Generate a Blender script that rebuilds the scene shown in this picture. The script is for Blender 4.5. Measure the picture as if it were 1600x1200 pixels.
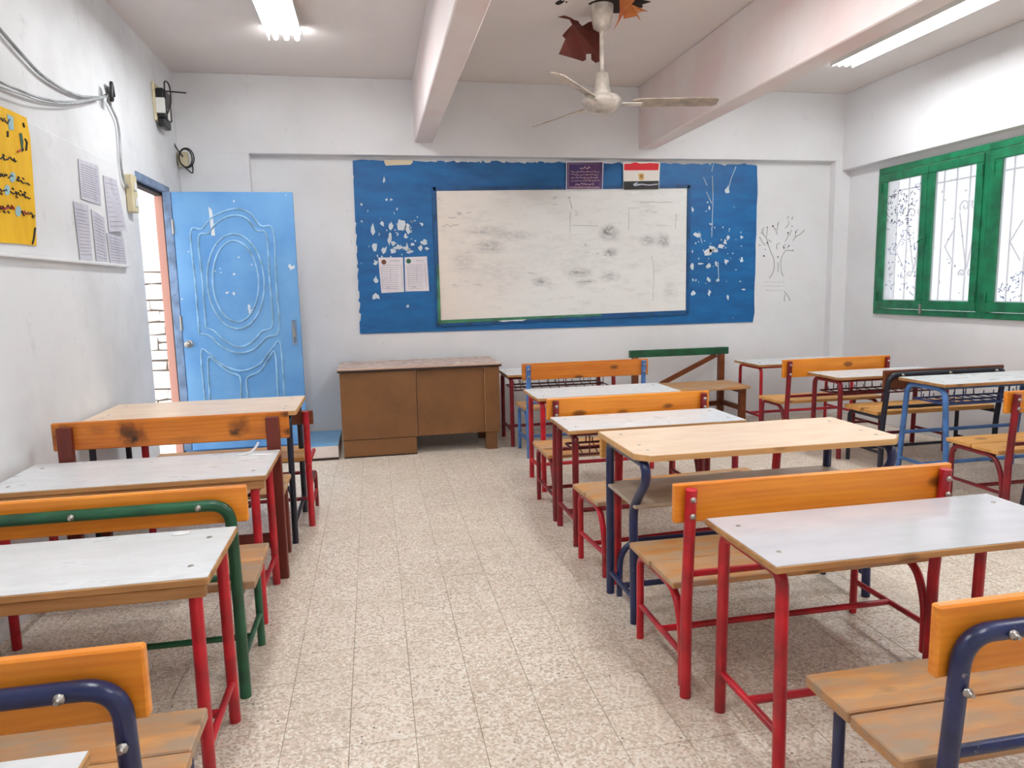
import bpy, bmesh, math, random
from mathutils import Vector, Matrix
random.seed(7)
for _o in list(bpy.data.objects): bpy.data.objects.remove(_o)
SC = bpy.context.scene
COL = SC.collection

# ------------------------------------------------------------------ camera
YAW, PITCH, ROLL, FPX, CAMH = 0.1902438, -0.1366226, -0.0220291, 1110.0, 1.5
CAM = Vector((0, 0, CAMH))
_f = Vector((math.sin(YAW)*math.cos(PITCH), math.cos(YAW)*math.cos(PITCH), math.sin(PITCH)))
_r = Vector((math.cos(YAW), -math.sin(YAW), 0)); _u = _r.cross(_f)
_c, _s = math.cos(ROLL), math.sin(ROLL)
RT, UP, FW = _c*_r+_s*_u, -_s*_r+_c*_u, _f
cd = bpy.data.cameras.new('camera'); cd.sensor_width = 36; cd.lens = FPX/1600*36; cd.clip_start = .05
cam = bpy.data.objects.new('camera', cd); COL.objects.link(cam)
M4 = Matrix((RT, UP, -FW)).transposed().to_4x4(); M4.translation = CAM
cam.matrix_world = M4; SC.camera = cam

def at(px, py, ax, val):
    """point where the sight line through a pixel meets the plane axis=val"""
    d = RT*((px-800)/FPX) - UP*((py-600)/FPX) + FW
    return CAM + d*((val-CAM[ax])/d[ax])
def proj(p):
    d = Vector(p)-CAM; z = d.dot(FW)
    return 800+FPX*d.dot(RT)/z, 600-FPX*d.dot(UP)/z, z

# ------------------------------------------------------------------ world, exposure
W = bpy.data.worlds.new('world'); SC.world = W; W.use_nodes = True
bg = W.node_tree.nodes['Background']; bg.inputs[0].default_value = (.93, .96, 1, 1); bg.inputs[1].default_value = 2.0
TUBE_STRENGTH = 44.0
vs = SC.view_settings; vs.view_transform = 'Standard'; vs.look = 'None'; vs.gamma = 1; vs.use_curve_mapping = False
vs.exposure = 0.38

# ------------------------------------------------------------------ helpers
def lin(c):
    return tuple(((v/255)/12.92 if v/255 <= .04045 else ((v/255+.055)/1.055)**2.4) for v in c)+(1,)
class NT:
    def __init__(s, name):
        s.m = bpy.data.materials.new(name); s.m.use_nodes = True; s.t = s.m.node_tree
        s.b = s.t.nodes['Principled BSDF']; s.out = s.t.nodes['Material Output']
    def n(s, typ, ins={}, **kw):
        nd = s.t.nodes.new(typ)
        for k, v in kw.items(): setattr(nd, k, v)
        for k, v in ins.items():
            if isinstance(v, bpy.types.NodeSocket): s.t.links.new(v, nd.inputs[k])
            else: nd.inputs[k].default_value = v
        return nd
    def set(s, k, v):
        if isinstance(v, bpy.types.NodeSocket): s.t.links.new(v, s.b.inputs[k])
        else: s.b.inputs[k].default_value = v
    def mix(s, f, a, b, mode='MIX'):
        nd = s.t.nodes.new('ShaderNodeMix'); nd.data_type = 'RGBA'; nd.blend_type = mode
        for i, v in ((0, f), (6, a), (7, b)):
            if isinstance(v, bpy.types.NodeSocket): s.t.links.new(v, nd.inputs[i])
            else: nd.inputs[i].default_value = v
        return nd.outputs[2]
    def math(s, op, a, b=0.0, clamp=False):
        nd = s.n('ShaderNodeMath', {0: a, 1: b}, operation=op); nd.use_clamp = clamp; return nd.outputs[0]
    def noise(s, vec, scale, detail=3, rough=.55):
        return s.n('ShaderNodeTexNoise', {'Vector': vec, 'Scale': scale, 'Detail': detail, 'Roughness': rough}).outputs['Fac']
    def step(s, v, lo, hi, a=0.0, b=1.0):
        return s.n('ShaderNodeMapRange', {0: v, 1: lo, 2: hi, 3: a, 4: b}).outputs[0]
    def obj(s): return s.n('ShaderNodeTexCoord').outputs['Object']
    def pos(s): return s.n('ShaderNodeNewGeometry').outputs['Position']
    def vmul(s, v, sc): return s.n('ShaderNodeVectorMath', {0: v, 1: sc}, operation='MULTIPLY').outputs[0]
    def vadd(s, v, sc): return s.n('ShaderNodeVectorMath', {0: v, 1: sc}, operation='ADD').outputs[0]
    def bump(s, h, strength=.3, dist=.01):
        s.set('Normal', s.n('ShaderNodeBump', {'Height': h, 'Strength': strength, 'Distance': dist}).outputs[0])

def plain(name, rgb, rough=.5, metal=0.0):
    k = NT(name); k.set('Base Color', lin(rgb)); k.set('Roughness', rough); k.set('Metallic', metal); return k.m
def painted(name, rgb, rough=.32, chip=(90, 80, 75), amount=.70):
    k = NT(name); p = k.pos()
    n = k.noise(p, 38, 4, .65); n2 = k.noise(p, 9, 2)
    f = k.step(n, amount, amount+.03)
    dark = tuple(v*.72 for v in rgb)
    c = k.mix(k.step(n2, .35, .7), lin(rgb), lin(dark))
    k.set('Base Color', k.mix(f, c, lin(chip))); k.set('Roughness', rough)
    k.bump(n, .12, .004); return k.m
def wood(name, light, dark, knot, rough=.42, grain=1.0, wear=None, along='X', spots=()):
    k = NT(name); o = k.obj()
    rnd = k.n('ShaderNodeObjectInfo').outputs['Random']
    off = k.n('ShaderNodeCombineXYZ', {0: k.math('MULTIPLY', rnd, 13.0), 1: k.math('MULTIPLY', rnd, 7.0), 2: k.math('MULTIPLY', rnd, 29.0)}).outputs[0]
    o = k.vadd(o, off)
    st = {'X': (1.6, 14, 14), 'Z': (14, 14, 1.6), 'Y': (14, 1.6, 14)}[along]
    s1 = k.vmul(o, st)
    warp = k.noise(k.vmul(o, (2.2, 5, 5)), 1.0, 2)
    g = k.noise(s1, 1.3, 5, .6)
    w = k.n('ShaderNodeTexWave', {'Vector': k.vmul(o, tuple(v*1.1 for v in st)), 'Scale': 1.0, 'Distortion': 9.0, 'Detail': 3.0, 'Detail Scale': .8}, bands_direction='Z' if along == 'X' else 'X').outputs['Fac']
    m = k.math('ADD', k.math('MULTIPLY', g, .9), k.math('MULTIPLY', w, .09*grain))
    c = k.mix(k.step(m, .3, .78), lin(dark), lin(light))
    v = k.n('ShaderNodeTexVoronoi', {'Vector': k.vmul(o, (3.4, 7.0, 7.0) if along == 'X' else (7.0, 7.0, 3.4)), 'Scale': 1.0, 'Randomness': 1.0})
    kn = k.step(k.math('ADD', v.outputs['Distance'], k.math('MULTIPLY', warp, .25)), .22, .31, 1.0, 0.0)
    sel = k.step(k.n('ShaderNodeSeparateColor', {0: v.outputs['Color']}).outputs[0], .55, .59)
    c = k.mix(k.math('MULTIPLY', k.math('MULTIPLY', kn, sel), .85), c, lin(knot))
    for (sx, sz, rx, rz, amt, col) in spots:      # single large knots at their own places on one board
        d_ = k.vmul(k.vadd(k.pos(), (-sx, 0.0, -sz)), (1/rx, 0.0, 1/rz))
        l_ = k.n('ShaderNodeVectorMath', {0: d_}, operation='LENGTH').outputs['Value']
        l_ = k.math('ADD', l_, k.math('MULTIPLY', k.math('SUBTRACT', k.noise(k.pos(), 26, 4, .65), .5), 1.5))
        c = k.mix(k.step(l_, .35, 1.15, amt, 0.0), c, lin(col))
    if wear:
        wn = k.noise(k.vmul(o, (3, 9, 9)), 1.6, 4, .65)
        c = k.mix(k.step(wn, .38, .62), c, lin(wear))
    k.set('Base Color', c); k.set('Roughness', rough); k.bump(g, .15, .004); return k.m

class MB:
    """collects shapes in world coordinates; build() makes ONE mesh object of them"""
    def __init__(s): s.v = []; s.f = []; s.sm = []
    def add(s, vs, fs, smooth=False):
        o = len(s.v); s.v += [Vector(v) for v in vs]
        s.f += [tuple(i+o for i in f) for f in fs]; s.sm += [smooth]*len(fs); return s
    def box(s, lo, hi, bev=0.0, rot=None):
        lo, hi = Vector(lo), Vector(hi); c = (lo+hi)/2; h = (hi-lo)/2
        h = Vector([abs(a) for a in h])
        if bev <= 0:
            vs = [Vector((x*h.x, y*h.y, z*h.z)) for x in (-1, 1) for y in (-1, 1) for z in (-1, 1)]
            fs = [(0, 1, 3, 2), (4, 6, 7, 5), (0, 4, 5, 1), (2, 3, 7, 6), (0, 2, 6, 4), (1, 5, 7, 3)]
        else:
            b = min(bev, min(h)*.9); bm = bmesh.new(); bmesh.ops.create_cube(bm, size=2)
            for v in bm.verts: v.co = Vector((v.co.x*h.x, v.co.y*h.y, v.co.z*h.z))
            bmesh.ops.bevel(bm, geom=list(bm.edges), offset=b, segments=1, affect='EDGES', profile=.5)
            bm.verts.index_update(); vs = [v.co.copy() for v in bm.verts]; fs = [[v.index for v in f.verts] for f in bm.faces]; bm.free()
        if rot: vs = [rot @ v for v in vs]
        return s.add([v+c for v in vs], fs)
    def tube(s, pts, r, seg=10, caps=True, taper=None):
        pts = [Vector(p) for p in pts]; n = len(pts)
        T = [(pts[min(i+1, n-1)]-pts[max(i-1, 0)]).normalized() for i in range(n)]
        a = Vector((0, 0, 1)) if abs(T[0].z) < .9 else Vector((1, 0, 0))
        N = (a-T[0]*a.dot(T[0])).normalized(); vs = []; fs = []
        for i in range(n):
            N = (N-T[i]*N.dot(T[i])).normalized(); B = T[i].cross(N)
            rr = r if taper is None else taper[i]
            vs += [pts[i]+N*(rr*math.cos(2*math.pi*k/seg))+B*(rr*math.sin(2*math.pi*k/seg)) for k in range(seg)]
        for i in range(n-1):
            for k in range(seg):
                k2 = (k+1) % seg; fs.append((i*seg+k, i*seg+k2, (i+1)*seg+k2, (i+1)*seg+k))
        s.add(vs, fs, True)
        if caps:
            s.add(vs[:seg], [tuple(range(seg))[::-1]]); s.add(vs[-seg:], [tuple(range(seg))])
        return s
    def prism(s, poly, t):
        poly = [Vector(p) for p in poly]; t = Vector(t); n = len(poly)
        return s.add(poly+[p+t for p in poly], [tuple(range(n)), tuple(range(2*n-1, n-1, -1))]+[(i, i+n, (i+1) % n+n, (i+1) % n) for i in range(n)])
    def lathe(s, prof, c, seg=24, axis='Z'):
        c = Vector(c); vs = []; n = len(prof)
        for r, z in prof:
            for k in range(seg):
                a = 2*math.pi*k/seg; p = (r*math.cos(a), r*math.sin(a), z)
                if axis == 'Y': p = (p[0], p[2], p[1])
                if axis == 'X': p = (p[2], p[0], p[1])
                vs.append(c+Vector(p))
        fs = [(i*seg+k, i*seg+(k+1) % seg, (i+1)*seg+(k+1) % seg, (i+1)*seg+k) for i in range(n-1) for k in range(seg)]
        s.add(vs, fs, True); s.add(vs[:seg], [tuple(range(seg))]); s.add(vs[-seg:], [tuple(range(seg))]); return s
    def build(s, name, mat, parent=None, org=None):
        if parent is not None:
            org = Vector((0, 0, 0)); q = parent
            while q is not None: org = org+q.location; q = q.parent
        elif org is None:
            xs = [v.x for v in s.v]; ys = [v.y for v in s.v]; org = Vector(((min(xs)+max(xs))/2, (min(ys)+max(ys))/2, min(v.z for v in s.v)))
        org = Vector(org)
        me = bpy.data.meshes.new(name); me.from_pydata([v-org for v in s.v], [], s.f)
        me.polygons.foreach_set('use_smooth', s.sm)
        bm = bmesh.new(); bm.from_mesh(me); bmesh.ops.recalc_face_normals(bm, faces=bm.faces); bm.to_mesh(me); bm.free()
        me.materials.append(mat)
        o = bpy.data.objects.new(name, me); COL.objects.link(o)
        if parent is not None: o.parent = parent
        else: o.location = org
        return o
def tag(o, label=None, cat=None, group=None, kind=None):
    if label: o['label'] = label
    if cat: o['category'] = cat
    if group: o['group'] = group
    if kind: o['kind'] = kind
    return o
def thing(name, label, cat, loc, group=None, kind=None):
    o = bpy.data.objects.new(name, None); COL.objects.link(o); o.location = loc; o.empty_display_size = .1
    return tag(o, label, cat, group, kind)
def fillet(pts, rad, n=6):
    pts = [Vector(p) for p in pts]; out = [pts[0]]
    for i in range(1, len(pts)-1):
        a, b, c = pts[i-1], pts[i], pts[i+1]; r = min(rad, (a-b).length*.48, (c-b).length*.48)
        p, q = b+(a-b).normalized()*r, b+(c-b).normalized()*r
        for k in range(n+1):
            t = k/n; out.append(p*(1-t)**2+b*2*t*(1-t)+q*t*t)
    return out+[pts[-1]]
def smooth(pts, n=5, closed=False):
    pts = [Vector(p) for p in pts]; out = []; m = len(pts)
    rng = range(m if closed else m-1)
    for i in rng:
        g = (lambda j: pts[j % m]) if closed else (lambda j: pts[max(0, min(m-1, j))])
        a, b, c, d = g(i-1), g(i), g(i+1), g(i+2)
        for k in range(n):
            t = k/n; out.append(.5*((2*b)+(c-a)*t+(2*a-5*b+4*c-d)*t*t+(3*b-a-3*c+d)*t**3))
    return out+[pts[0] if closed else pts[-1]]

# ------------------------------------------------------------------ materials
M = {}
def wallmat(name, rgb, stain, amt, warm=None):
    k = NT(name); p = k.pos()
    n1 = k.noise(p, 1.1, 4, .6); n2 = k.noise(p, 7, 5, .65); n3 = k.noise(k.vmul(p, (22, 22, 7)), 1.0, 4, .7)
    c = k.mix(k.step(n1, .45, .75, 0, amt), lin(rgb), lin(stain))
    c = k.mix(k.step(n2, .6, .8, 0, amt*.8), c, lin(stain))
    c = k.mix(k.step(n3, .68, .74, 0, .35), c, lin((150, 148, 146)))
    if warm: c = k.mix(k.step(k.noise(p, 1.7, 3), .45, .68, 0, .6), c, lin(warm))
    k.set('Base Color', c); k.set('Roughness', .62); k.bump(k.noise(p, 28, 4, .6), .16, .006); return k.m
M['wall'] = wallmat('white_plaster', (236, 236, 238), (218, 217, 217), .55)
M['wall_l'] = wallmat('scuffed_plaster', (234, 236, 238), (206, 207, 209), .8)
M['ceil'] = wallmat('ceiling_plaster', (232, 224, 220), (222, 212, 206), .5)
M['beam'] = wallmat('beam_plaster', (236, 226, 224), (226, 210, 207), .6, (232, 204, 201))
def floor_mat():
    k = NT('terrazzo'); p = k.pos()
    cell = k.n('ShaderNodeVectorMath', {0: k.vmul(k.vadd(p, (.145, -4.0, .5)), (1/.2205, 1/.22, 0.0))}, operation='FLOOR').outputs[0]
    wn = k.n('ShaderNodeTexWhiteNoise', {'Vector': cell}).outputs['Value']
    v = k.n('ShaderNodeTexVoronoi', {'Vector': p, 'Scale': 112.0}); vc = k.n('ShaderNodeSeparateColor', {0: v.outputs['Color']}).outputs
    v2 = k.n('ShaderNodeTexVoronoi', {'Vector': p, 'Scale': 48.0}); v2c = k.n('ShaderNodeSeparateColor', {0: v2.outputs['Color']}).outputs
    base = k.mix(wn, lin((232, 217, 201)), lin((220, 203, 185)))
    c = k.mix(k.step(vc[0], .55, .6), base, lin((198, 181, 162)))
    c = k.mix(k.step(vc[1], .72, .76), c, lin((240, 233, 221)))
    c = k.mix(k.math('MULTIPLY', k.step(v2c[0], .95, .955), k.step(v2.outputs['Distance'], .2, .24, 1, 0)), c, lin((120, 104, 92)))
    d = k.noise(p, 1.4, 5, .62); c = k.mix(k.step(d, .45, .72, 0, .5), c, lin((200, 184, 164)))
    d2 = k.noise(k.vmul(p, (1, 1, 1)), 5.5, 5, .7); c = k.mix(k.step(d2, .56, .74, 0, .35), c, lin((178, 162, 142)))
    k.set('Base Color', c); k.set('Roughness', k.step(d, .3, .7, .32, .5)); k.bump(vc[0], .04, .002); return k.m
M['floor'] = floor_mat()
M['grout'] = plain('grout', (168, 152, 132), .9)
M['red'] = painted('red_paint', (196, 22, 40), .3, (120, 40, 40), .74)
M['darkred'] = painted('dark_red_paint', (138, 18, 32), .34, (80, 40, 38), .72)
M['navy'] = painted('navy_paint', (36, 46, 92), .28, (120, 112, 118), .68)
M['black'] = painted('black_navy_paint', (30, 32, 48), .3, (90, 88, 92), .72)
M['green'] = painted('bench_green_paint', (28, 92, 60), .32, (90, 120, 90), .7)
M['blue'] = painted('blue_paint', (78, 128, 196), .32, (60, 80, 120), .72)
M['wgreen'] = painted('window_green_paint', (18, 122, 80), .36, (60, 90, 70), .72)
M['orange'] = wood('orange_varnished_pine', (244, 160, 52), (216, 122, 28), (112, 56, 18), .34)
M['amber'] = wood('amber_varnished_pine', (224, 140, 48), (186, 98, 26), (70, 32, 14), .34, 1.2)
M['knotted'] = wood('knotted_amber_pine', (222, 138, 48), (184, 96, 26), (70, 32, 14), .34, 1.2, spots=((-1.20, .80, .07, .055, .8, (84, 42, 18)), (-1.23, .83, .05, .06, .7, (70, 36, 18)), (-1.195, .785, .028, .02, .9, (48, 24, 12)), (-.70, .82, .06, .055, .7, (84, 42, 18)), (-.72, .79, .03, .024, .9, (58, 28, 14)), (-1.52, .83, .07, .05, .6, (80, 40, 20)), (-1.36, .84, .05, .03, .35, (110, 56, 24)), (-.95, .77, .09, .02, .3, (120, 64, 26))))
M['brownw'] = wood('brown_stained_wood', (128, 66, 30), (92, 44, 20), (50, 22, 10), .4)
M['brownleg'] = wood('brown_painted_leg', (118, 40, 24), (92, 30, 18), (60, 22, 12), .45, along='Z')
M['seat'] = wood('worn_seat_pine', (214, 158, 88), (176, 116, 58), (84, 56, 34), .5, 1.0, (176, 150, 122))
M['seatworn'] = wood('weathered_seat_pine', (212, 158, 98), (164, 106, 56), (74, 48, 30), .5, 1.0, (158, 134, 110))
M['seatnew'] = wood('pale_seat_pine', (226, 172, 98), (198, 140, 72), (120, 76, 40), .46)
M['beechedge'] = wood('beech_edge', (226, 186, 130), (196, 148, 92), (140, 96, 56), .5)
M['edge'] = wood('plywood_edge', (196, 150, 96), (150, 104, 60), (80, 52, 32), .6)
def laminate(name, a, b, rough=.25, scr=.35):
    k = NT(name); o = k.pos(); n = k.noise(k.vmul(o, (3, 9, 3)), 1.5, 4, .6)
    s = k.noise(k.vmul(o, (10, 70, 10)), 1.0, 3, .7)
    c = k.mix(k.step(n, .4, .7), lin(a), lin(b)); c = k.mix(k.step(s, .64, .72, 0, scr), c, lin(tuple(v*.82 for v in b)))
    k.set('Base Color', c); k.set('Roughness', k.step(n, .3, .7, rough, rough+.14)); return k.m
M['white'] = laminate('white_laminate', (226, 229, 231), (214, 215, 217), .25, .1)
M['grey'] = laminate('grey_laminate', (206, 205, 210), (196, 195, 202), .09, 0.0)
M['beech'] = laminate('beech_laminate', (236, 211, 184), (226, 197, 168), .3, .08)
M['shelf'] = laminate('grey_brown_shelf', (172, 156, 138), (156, 140, 122), .45)
M['steel'] = plain('worn_steel', (170, 165, 160), .35, .9)
M['wire'] = plain('dark_red_wire', (84, 22, 30), .4)
M['wireblue'] = plain('blue_wire', (50, 70, 130), .4)
M['wireblk'] = plain('black_wire', (28, 26, 32), .45)
M['desk_brown'] = laminate('brown_veneer', (124, 82, 44), (110, 72, 38), .38, .15)
M['desk_dark'] = plain('dark_desk_edge', (44, 26, 18), .4)
M['desk_top'] = laminate('pinkish_brown_top', (196, 164, 146), (189, 156, 138), .2, .05)
M['doorblue'] = None
k = NT('door_blue_paint'); p = k.pos(); n = k.noise(p, 3, 4); n2 = k.noise(k.vmul(p, (3, 3, 9)), 3, 4, .6)
c = k.mix(k.step(n, .35, .7), lin((112, 166, 216)), lin((90, 146, 204))); c = k.mix(k.step(n2, .6, .72, 0, .5), c, lin((120, 140, 190)))
k.set('Base Color', c); k.set('Roughness', .34); M['doorblue'] = k.m
M['molding'] = painted('door_molding_highlight', (150, 198, 236), .3, (170, 205, 235), .72)  # paler than the door: highlights of the embossing put into the colour
k = NT('board_blue_paint'); p = k.pos(); n = k.noise(k.vmul(p, (1.5, 1, 5)), 2.2, 5, .6); n2 = k.noise(p, 14, 5, .7)
c = k.mix(k.step(n, .35, .7), lin((0, 102, 166)), lin((0, 82, 140))); c = k.mix(k.step(n2, .68, .72, 0, .8), c, lin((10, 116, 178)))
k.set('Base Color', c); k.set('Roughness', .5); k.bump(n2, .1, .004); M['board'] = k.m
M['boardedge'] = painted('board_frame_paint', (8, 84, 146), .45, (30, 110, 80), .62)
M['chip'] = plain('bare_plaster_chip', (214, 222, 228), .8)
M['whitepaint'] = plain('flaking_white_paint', (236, 235, 235), .8)
M['paper'] = laminate('paper', (236, 230, 234), (226, 218, 224), .8, .1)
M['greypaper'] = laminate('greyed_paper', (204, 204, 214), (186, 186, 200), .8, .3)
M['ink'] = plain('ink', (40, 38, 44), .7)
M['pencil'] = plain('pencil_line', (128, 126, 124), .8)
M['paleink'] = plain('pale_print', (176, 170, 182), .8)
M['tan'] = plain('tan_tape', (222, 206, 176), .7)
M['gold'] = plain('gold_print', (214, 172, 96), .6)
M['yellow'] = laminate('yellow_card', (246, 196, 22), (236, 182, 16), .7, .1)
M['purple'] = laminate('purple_print', (70, 48, 110), (92, 60, 96), .6, .2)
M['paleprint'] = plain('pale_pink_print', (214, 180, 176), .7)
M['flagred'] = plain('flag_red', (218, 24, 40), .6); M['flagwhite'] = plain('flag_white', (238, 232, 224), .6); M['flagblack'] = plain('flag_black', (24, 22, 24), .5)
M['cream'] = laminate('cream_plastic', (222, 212, 180), (206, 190, 150), .45, .3)
M['cable'] = painted('painted_cable', (190, 194, 196), .55, (120, 120, 120), .7)
M['blackplastic'] = plain('black_plastic', (26, 26, 30), .4)
M['fan'] = painted('fan_cream_enamel', (226, 216, 204), .35, (150, 100, 60), .66)
M['fanblade'] = painted('fan_blade_enamel', (206, 190, 174), .4, (120, 84, 56), .68)
M['flake'] = laminate('rust_red_paint_back', (104, 36, 24), (84, 40, 28), .6, .3)
M['flakeorange'] = laminate('orange_paint_back', (160, 92, 36), (140, 56, 34), .6, .3)
M['bare'] = laminate('bare_dark_slab', (52, 40, 28), (30, 24, 20), .9, .3)
M['housing'] = plain('lamp_housing_white', (232, 232, 228), .4)
M['frame_grey'] = painted('blue_grey_frame_paint', (124, 150, 186), .4, (90, 96, 110), .66)
M['pink'] = plain('pink_render', (216, 160, 144), .8)
M['dark'] = plain('dark_seal', (40, 30, 28), .7)
k = NT('platform_blue'); p = k.pos(); n = k.noise(p, 4, 4)
k.set('Base Color', k.mix(k.step(n, .35, .7), lin((110, 168, 216)), lin((140, 184, 216)))); k.set('Roughness', .4); M['platblue'] = k.m
M['platwhite'] = laminate('platform_white', (232, 220, 212), (220, 204, 196), .4, .1)
M['stone'] = laminate('pale_cladding_stone', (232, 222, 212), (206, 194, 184), .8, .4)
M['mortar'] = plain('dark_mortar', (120, 108, 100), .9)
M['outwall'] = plain('outside_white_wall', (250, 247, 242), .8)
M['ground'] = plain('outside_paving', (226, 220, 212), .8)
M['grille'] = plain('white_grille_paint', (238, 226, 224), .5)
k = NT('fluorescent_tube'); k.t.nodes.remove(k.b)
em = k.n('ShaderNodeEmission', {0: (.96, .985, 1, 1), 1: TUBE_STRENGTH}); k.t.links.new(em.outputs[0], k.out.inputs[0]); M['tube'] = k.m
k = NT('painted_over_glass'); p = k.pos(); k.t.nodes.remove(k.b)
tr = k.n('ShaderNodeBsdfTransparent', {0: (.72, .72, .73, 1)}); tl = k.n('ShaderNodeBsdfTranslucent', {0: (.75, .75, .77, 1)}); gl = k.n('ShaderNodeBsdfGlossy', {0: (1, 1, 1, 1), 1: .08})
mx = k.n('ShaderNodeMixShader', {0: k.step(k.noise(p, 3, 4), .3, .7, .28, .42), 1: tr.outputs[0], 2: tl.outputs[0]})
mx2 = k.n('ShaderNodeMixShader', {0: .04, 1: mx.outputs[0], 2: gl.outputs[0]})
k.t.links.new(mx2.outputs[0], k.out.inputs[0]); M['glass'] = k.m
def whiteboard_mat():
    k = NT('whiteboard_surface'); p = k.pos()
    s = k.n('ShaderNodeSeparateXYZ', {0: p}).outputs
    n = k.noise(k.vmul(p, (2, 1, 7)), 3, 5, .7); fine = k.noise(k.vmul(p, (9, 1, 24)), 1.5, 4, .75)
    c = k.mix(k.step(s[0], .7, 1.7, 1, 0), lin((240, 239, 236)), lin((240, 228, 216)))
    c = k.mix(k.step(n, .5, .75, 0, .5), c, lin((206, 204, 202)))
    acc = None
    for (px, py, rx, ry, a) in [(760, 362, 40, 10, .55), (765, 385, 30, 14, .7), (800, 368, 40, 9, .5), (725, 408, 22, 26, .4), (845, 440, 16, 8, .8), (951, 365, 17, 14, .9), (953, 394, 14, 9, .8),
                                (1012, 376, 16, 10, .7), (1035, 376, 12, 12, .8), (902, 426, 26, 8, .7), (952, 432, 18, 9, .6), (915, 440, 20, 5, .6), (1046, 455, 12, 18, .35), (770, 425, 60, 30, .25), (900, 400, 120, 30, .15)]:
        q = at(px, py, 1, 7.19); q2 = at(px+rx, py+ry, 1, 7.19); rx_, rz_ = abs(q2.x-q.x), abs(q2.z-q.z)
        d = k.vmul(k.vadd(p, (-q.x, -7.19, -q.z)), (1/rx_, 0.0, 1/rz_))
        l = k.n('ShaderNodeVectorMath', {0: d}, operation='LENGTH').outputs['Value']
        g = k.step(l, .2, 1.15, a, 0.0)
        acc = g if acc is None else k.math('MAXIMUM', acc, g)
    f = k.math('MULTIPLY', acc, k.step(fine, .36, .66, .1, 1.0))
    c = k.mix(f, c, lin((128, 126, 126)))
    k.set('Base Color', c); k.set('Roughness', .3); return k.m
M['wb'] = whiteboard_mat()

# ------------------------------------------------------------------ room dimensions
XL, XR, YF, YB, ZC = -1.665, 5.06, 7.10, -1.3, 3.46
YR = 7.20          # recessed part of the front wall
XRR = 5.16         # recessed part of the right wall
DY0, DY1, DZ = 5.80, 6.61, 2.40    # doorway in the left wall

# floor: base + tiles
fl = MB().box((XL-.2, YB-.2, -.12), (XRR+.2, YR+.2, -.004)).build('floor', M['grout'], org=(0, 0, -.12)); tag(fl, 'pale terrazzo tile floor of the classroom', None, None, 'structure')
TX, TY = .2205, .22
tiles = []
i0, i1 = int((XL+.145)/TX)-2, int((XRR+.145)/TX)+1
for i in range(i0, i1+1):
    for j in range(-25, 16):
        a = [max(XL, -.145+i*TX), min(XRR, -.145+(i+1)*TX), max(YB, 4.0+j*TY), min(YR, 4.0+(j+1)*TY)]
        if a[1]-a[0] < .02 or a[3]-a[2] < .02: continue
        c = ((a[0]+a[1])/2, (a[2]+a[3])/2, 0); vis = 0
        if (Vector(c)-CAM).dot(FW) > .3:
            px, py, dz = proj(c); vis = 1/dz if (0 < px < 1600 and py < 1215) else 0
        full = a[1]-a[0] > TX-1e-4 and a[3]-a[2] > TY-1e-4
        # the open aisle first: tiles under the desks are mostly hidden
        if not (-.75 < c[0] < 2.4): vis *= .35
        tiles.append((vis if full else 0, a))
tiles.sort(key=lambda t: -t[0])
g = .001
me = None
for v, a in tiles[:300]:
    if me is None:
        o = MB().box((-TX/2+g, -TY/2+g, -.02), (TX/2-g, TY/2-g, 0), .0012).build('tile', M['floor'], org=(0, 0, 0)); me = o.data
    else:
        o = bpy.data.objects.new('tile', me); COL.objects.link(o)
    o.parent = fl; o.location = Vector(((a[0]+a[1])/2, (a[2]+a[3])/2, random.uniform(-.0006, 0)))-fl.location
mb = MB()
for v, a in tiles[300:]: mb.box((a[0]+g, a[2]+g, -.02), (a[1]-g, a[3]-g, random.uniform(-.0006, 0)))
tag(mb.build('remaining_tiles', M['floor'], fl), kind='stuff')

# ceiling + beams
ce = MB().box((XL-.2, YB-.2, ZC), (XRR+.2, YR+.2, ZC+.2)).build('ceiling', M['ceil'], org=(0, 0, ZC)); tag(ce, 'pinkish white plaster ceiling with two downstand beams', None, None, 'structure')
MB().box((.468, YB, 2.885), (.643, YF+.05, ZC), .008).build('beam', M['beam'], ce)
MB().box((2.735, YB, 2.857), (2.915, YF+.05, ZC), .008).build('beam', M['beam'], ce)

# front wall: recessed field between columns and lintel beam
wf = MB().box((XL-.2, YR, -.1), (XRR+.3, YR+.2, ZC)).build('wall_front', M['wall'], org=(0, YR, 0)); tag(wf, 'white plaster front wall carrying the blue board', None, None, 'structure')
MB().box((XL, YF, 2.765), (XR+.1, YR+.01, ZC), .004).build('lintel_beam', M['wall'], wf)
MB().box((XL, YF, 0), (-1.054, YR+.01, 2.77), .004).build('column', M['wall'], wf)
MB().box((4.985, YF, 0), (XRR+.02, YR+.01, 2.77), .004).build('column', M['wall'], wf)
# left wall with doorway
wl = MB().box((XL-.09, YB-.2, -.1), (XL, DY0, ZC)).box((XL-.09, DY1, -.1), (XL, YR+.2, ZC)).box((XL-.09, DY0, DZ), (XL, DY1, ZC)).build('wall_left', M['wall_l'], org=(XL, 0, 0))
tag(wl, 'scuffed white left wall with posters and a doorway', None, None, 'structure')
MB().box((XL, .4, 1.705), (XL+.016, 5.40, 2.37), .004).build('plaster_panel', M['wall_l'], wl)
MB().box((XL, .4, 1.685), (XL+.03, 5.40, 1.705), .004).build('ledge', M['wall_l'], wl)
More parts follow.
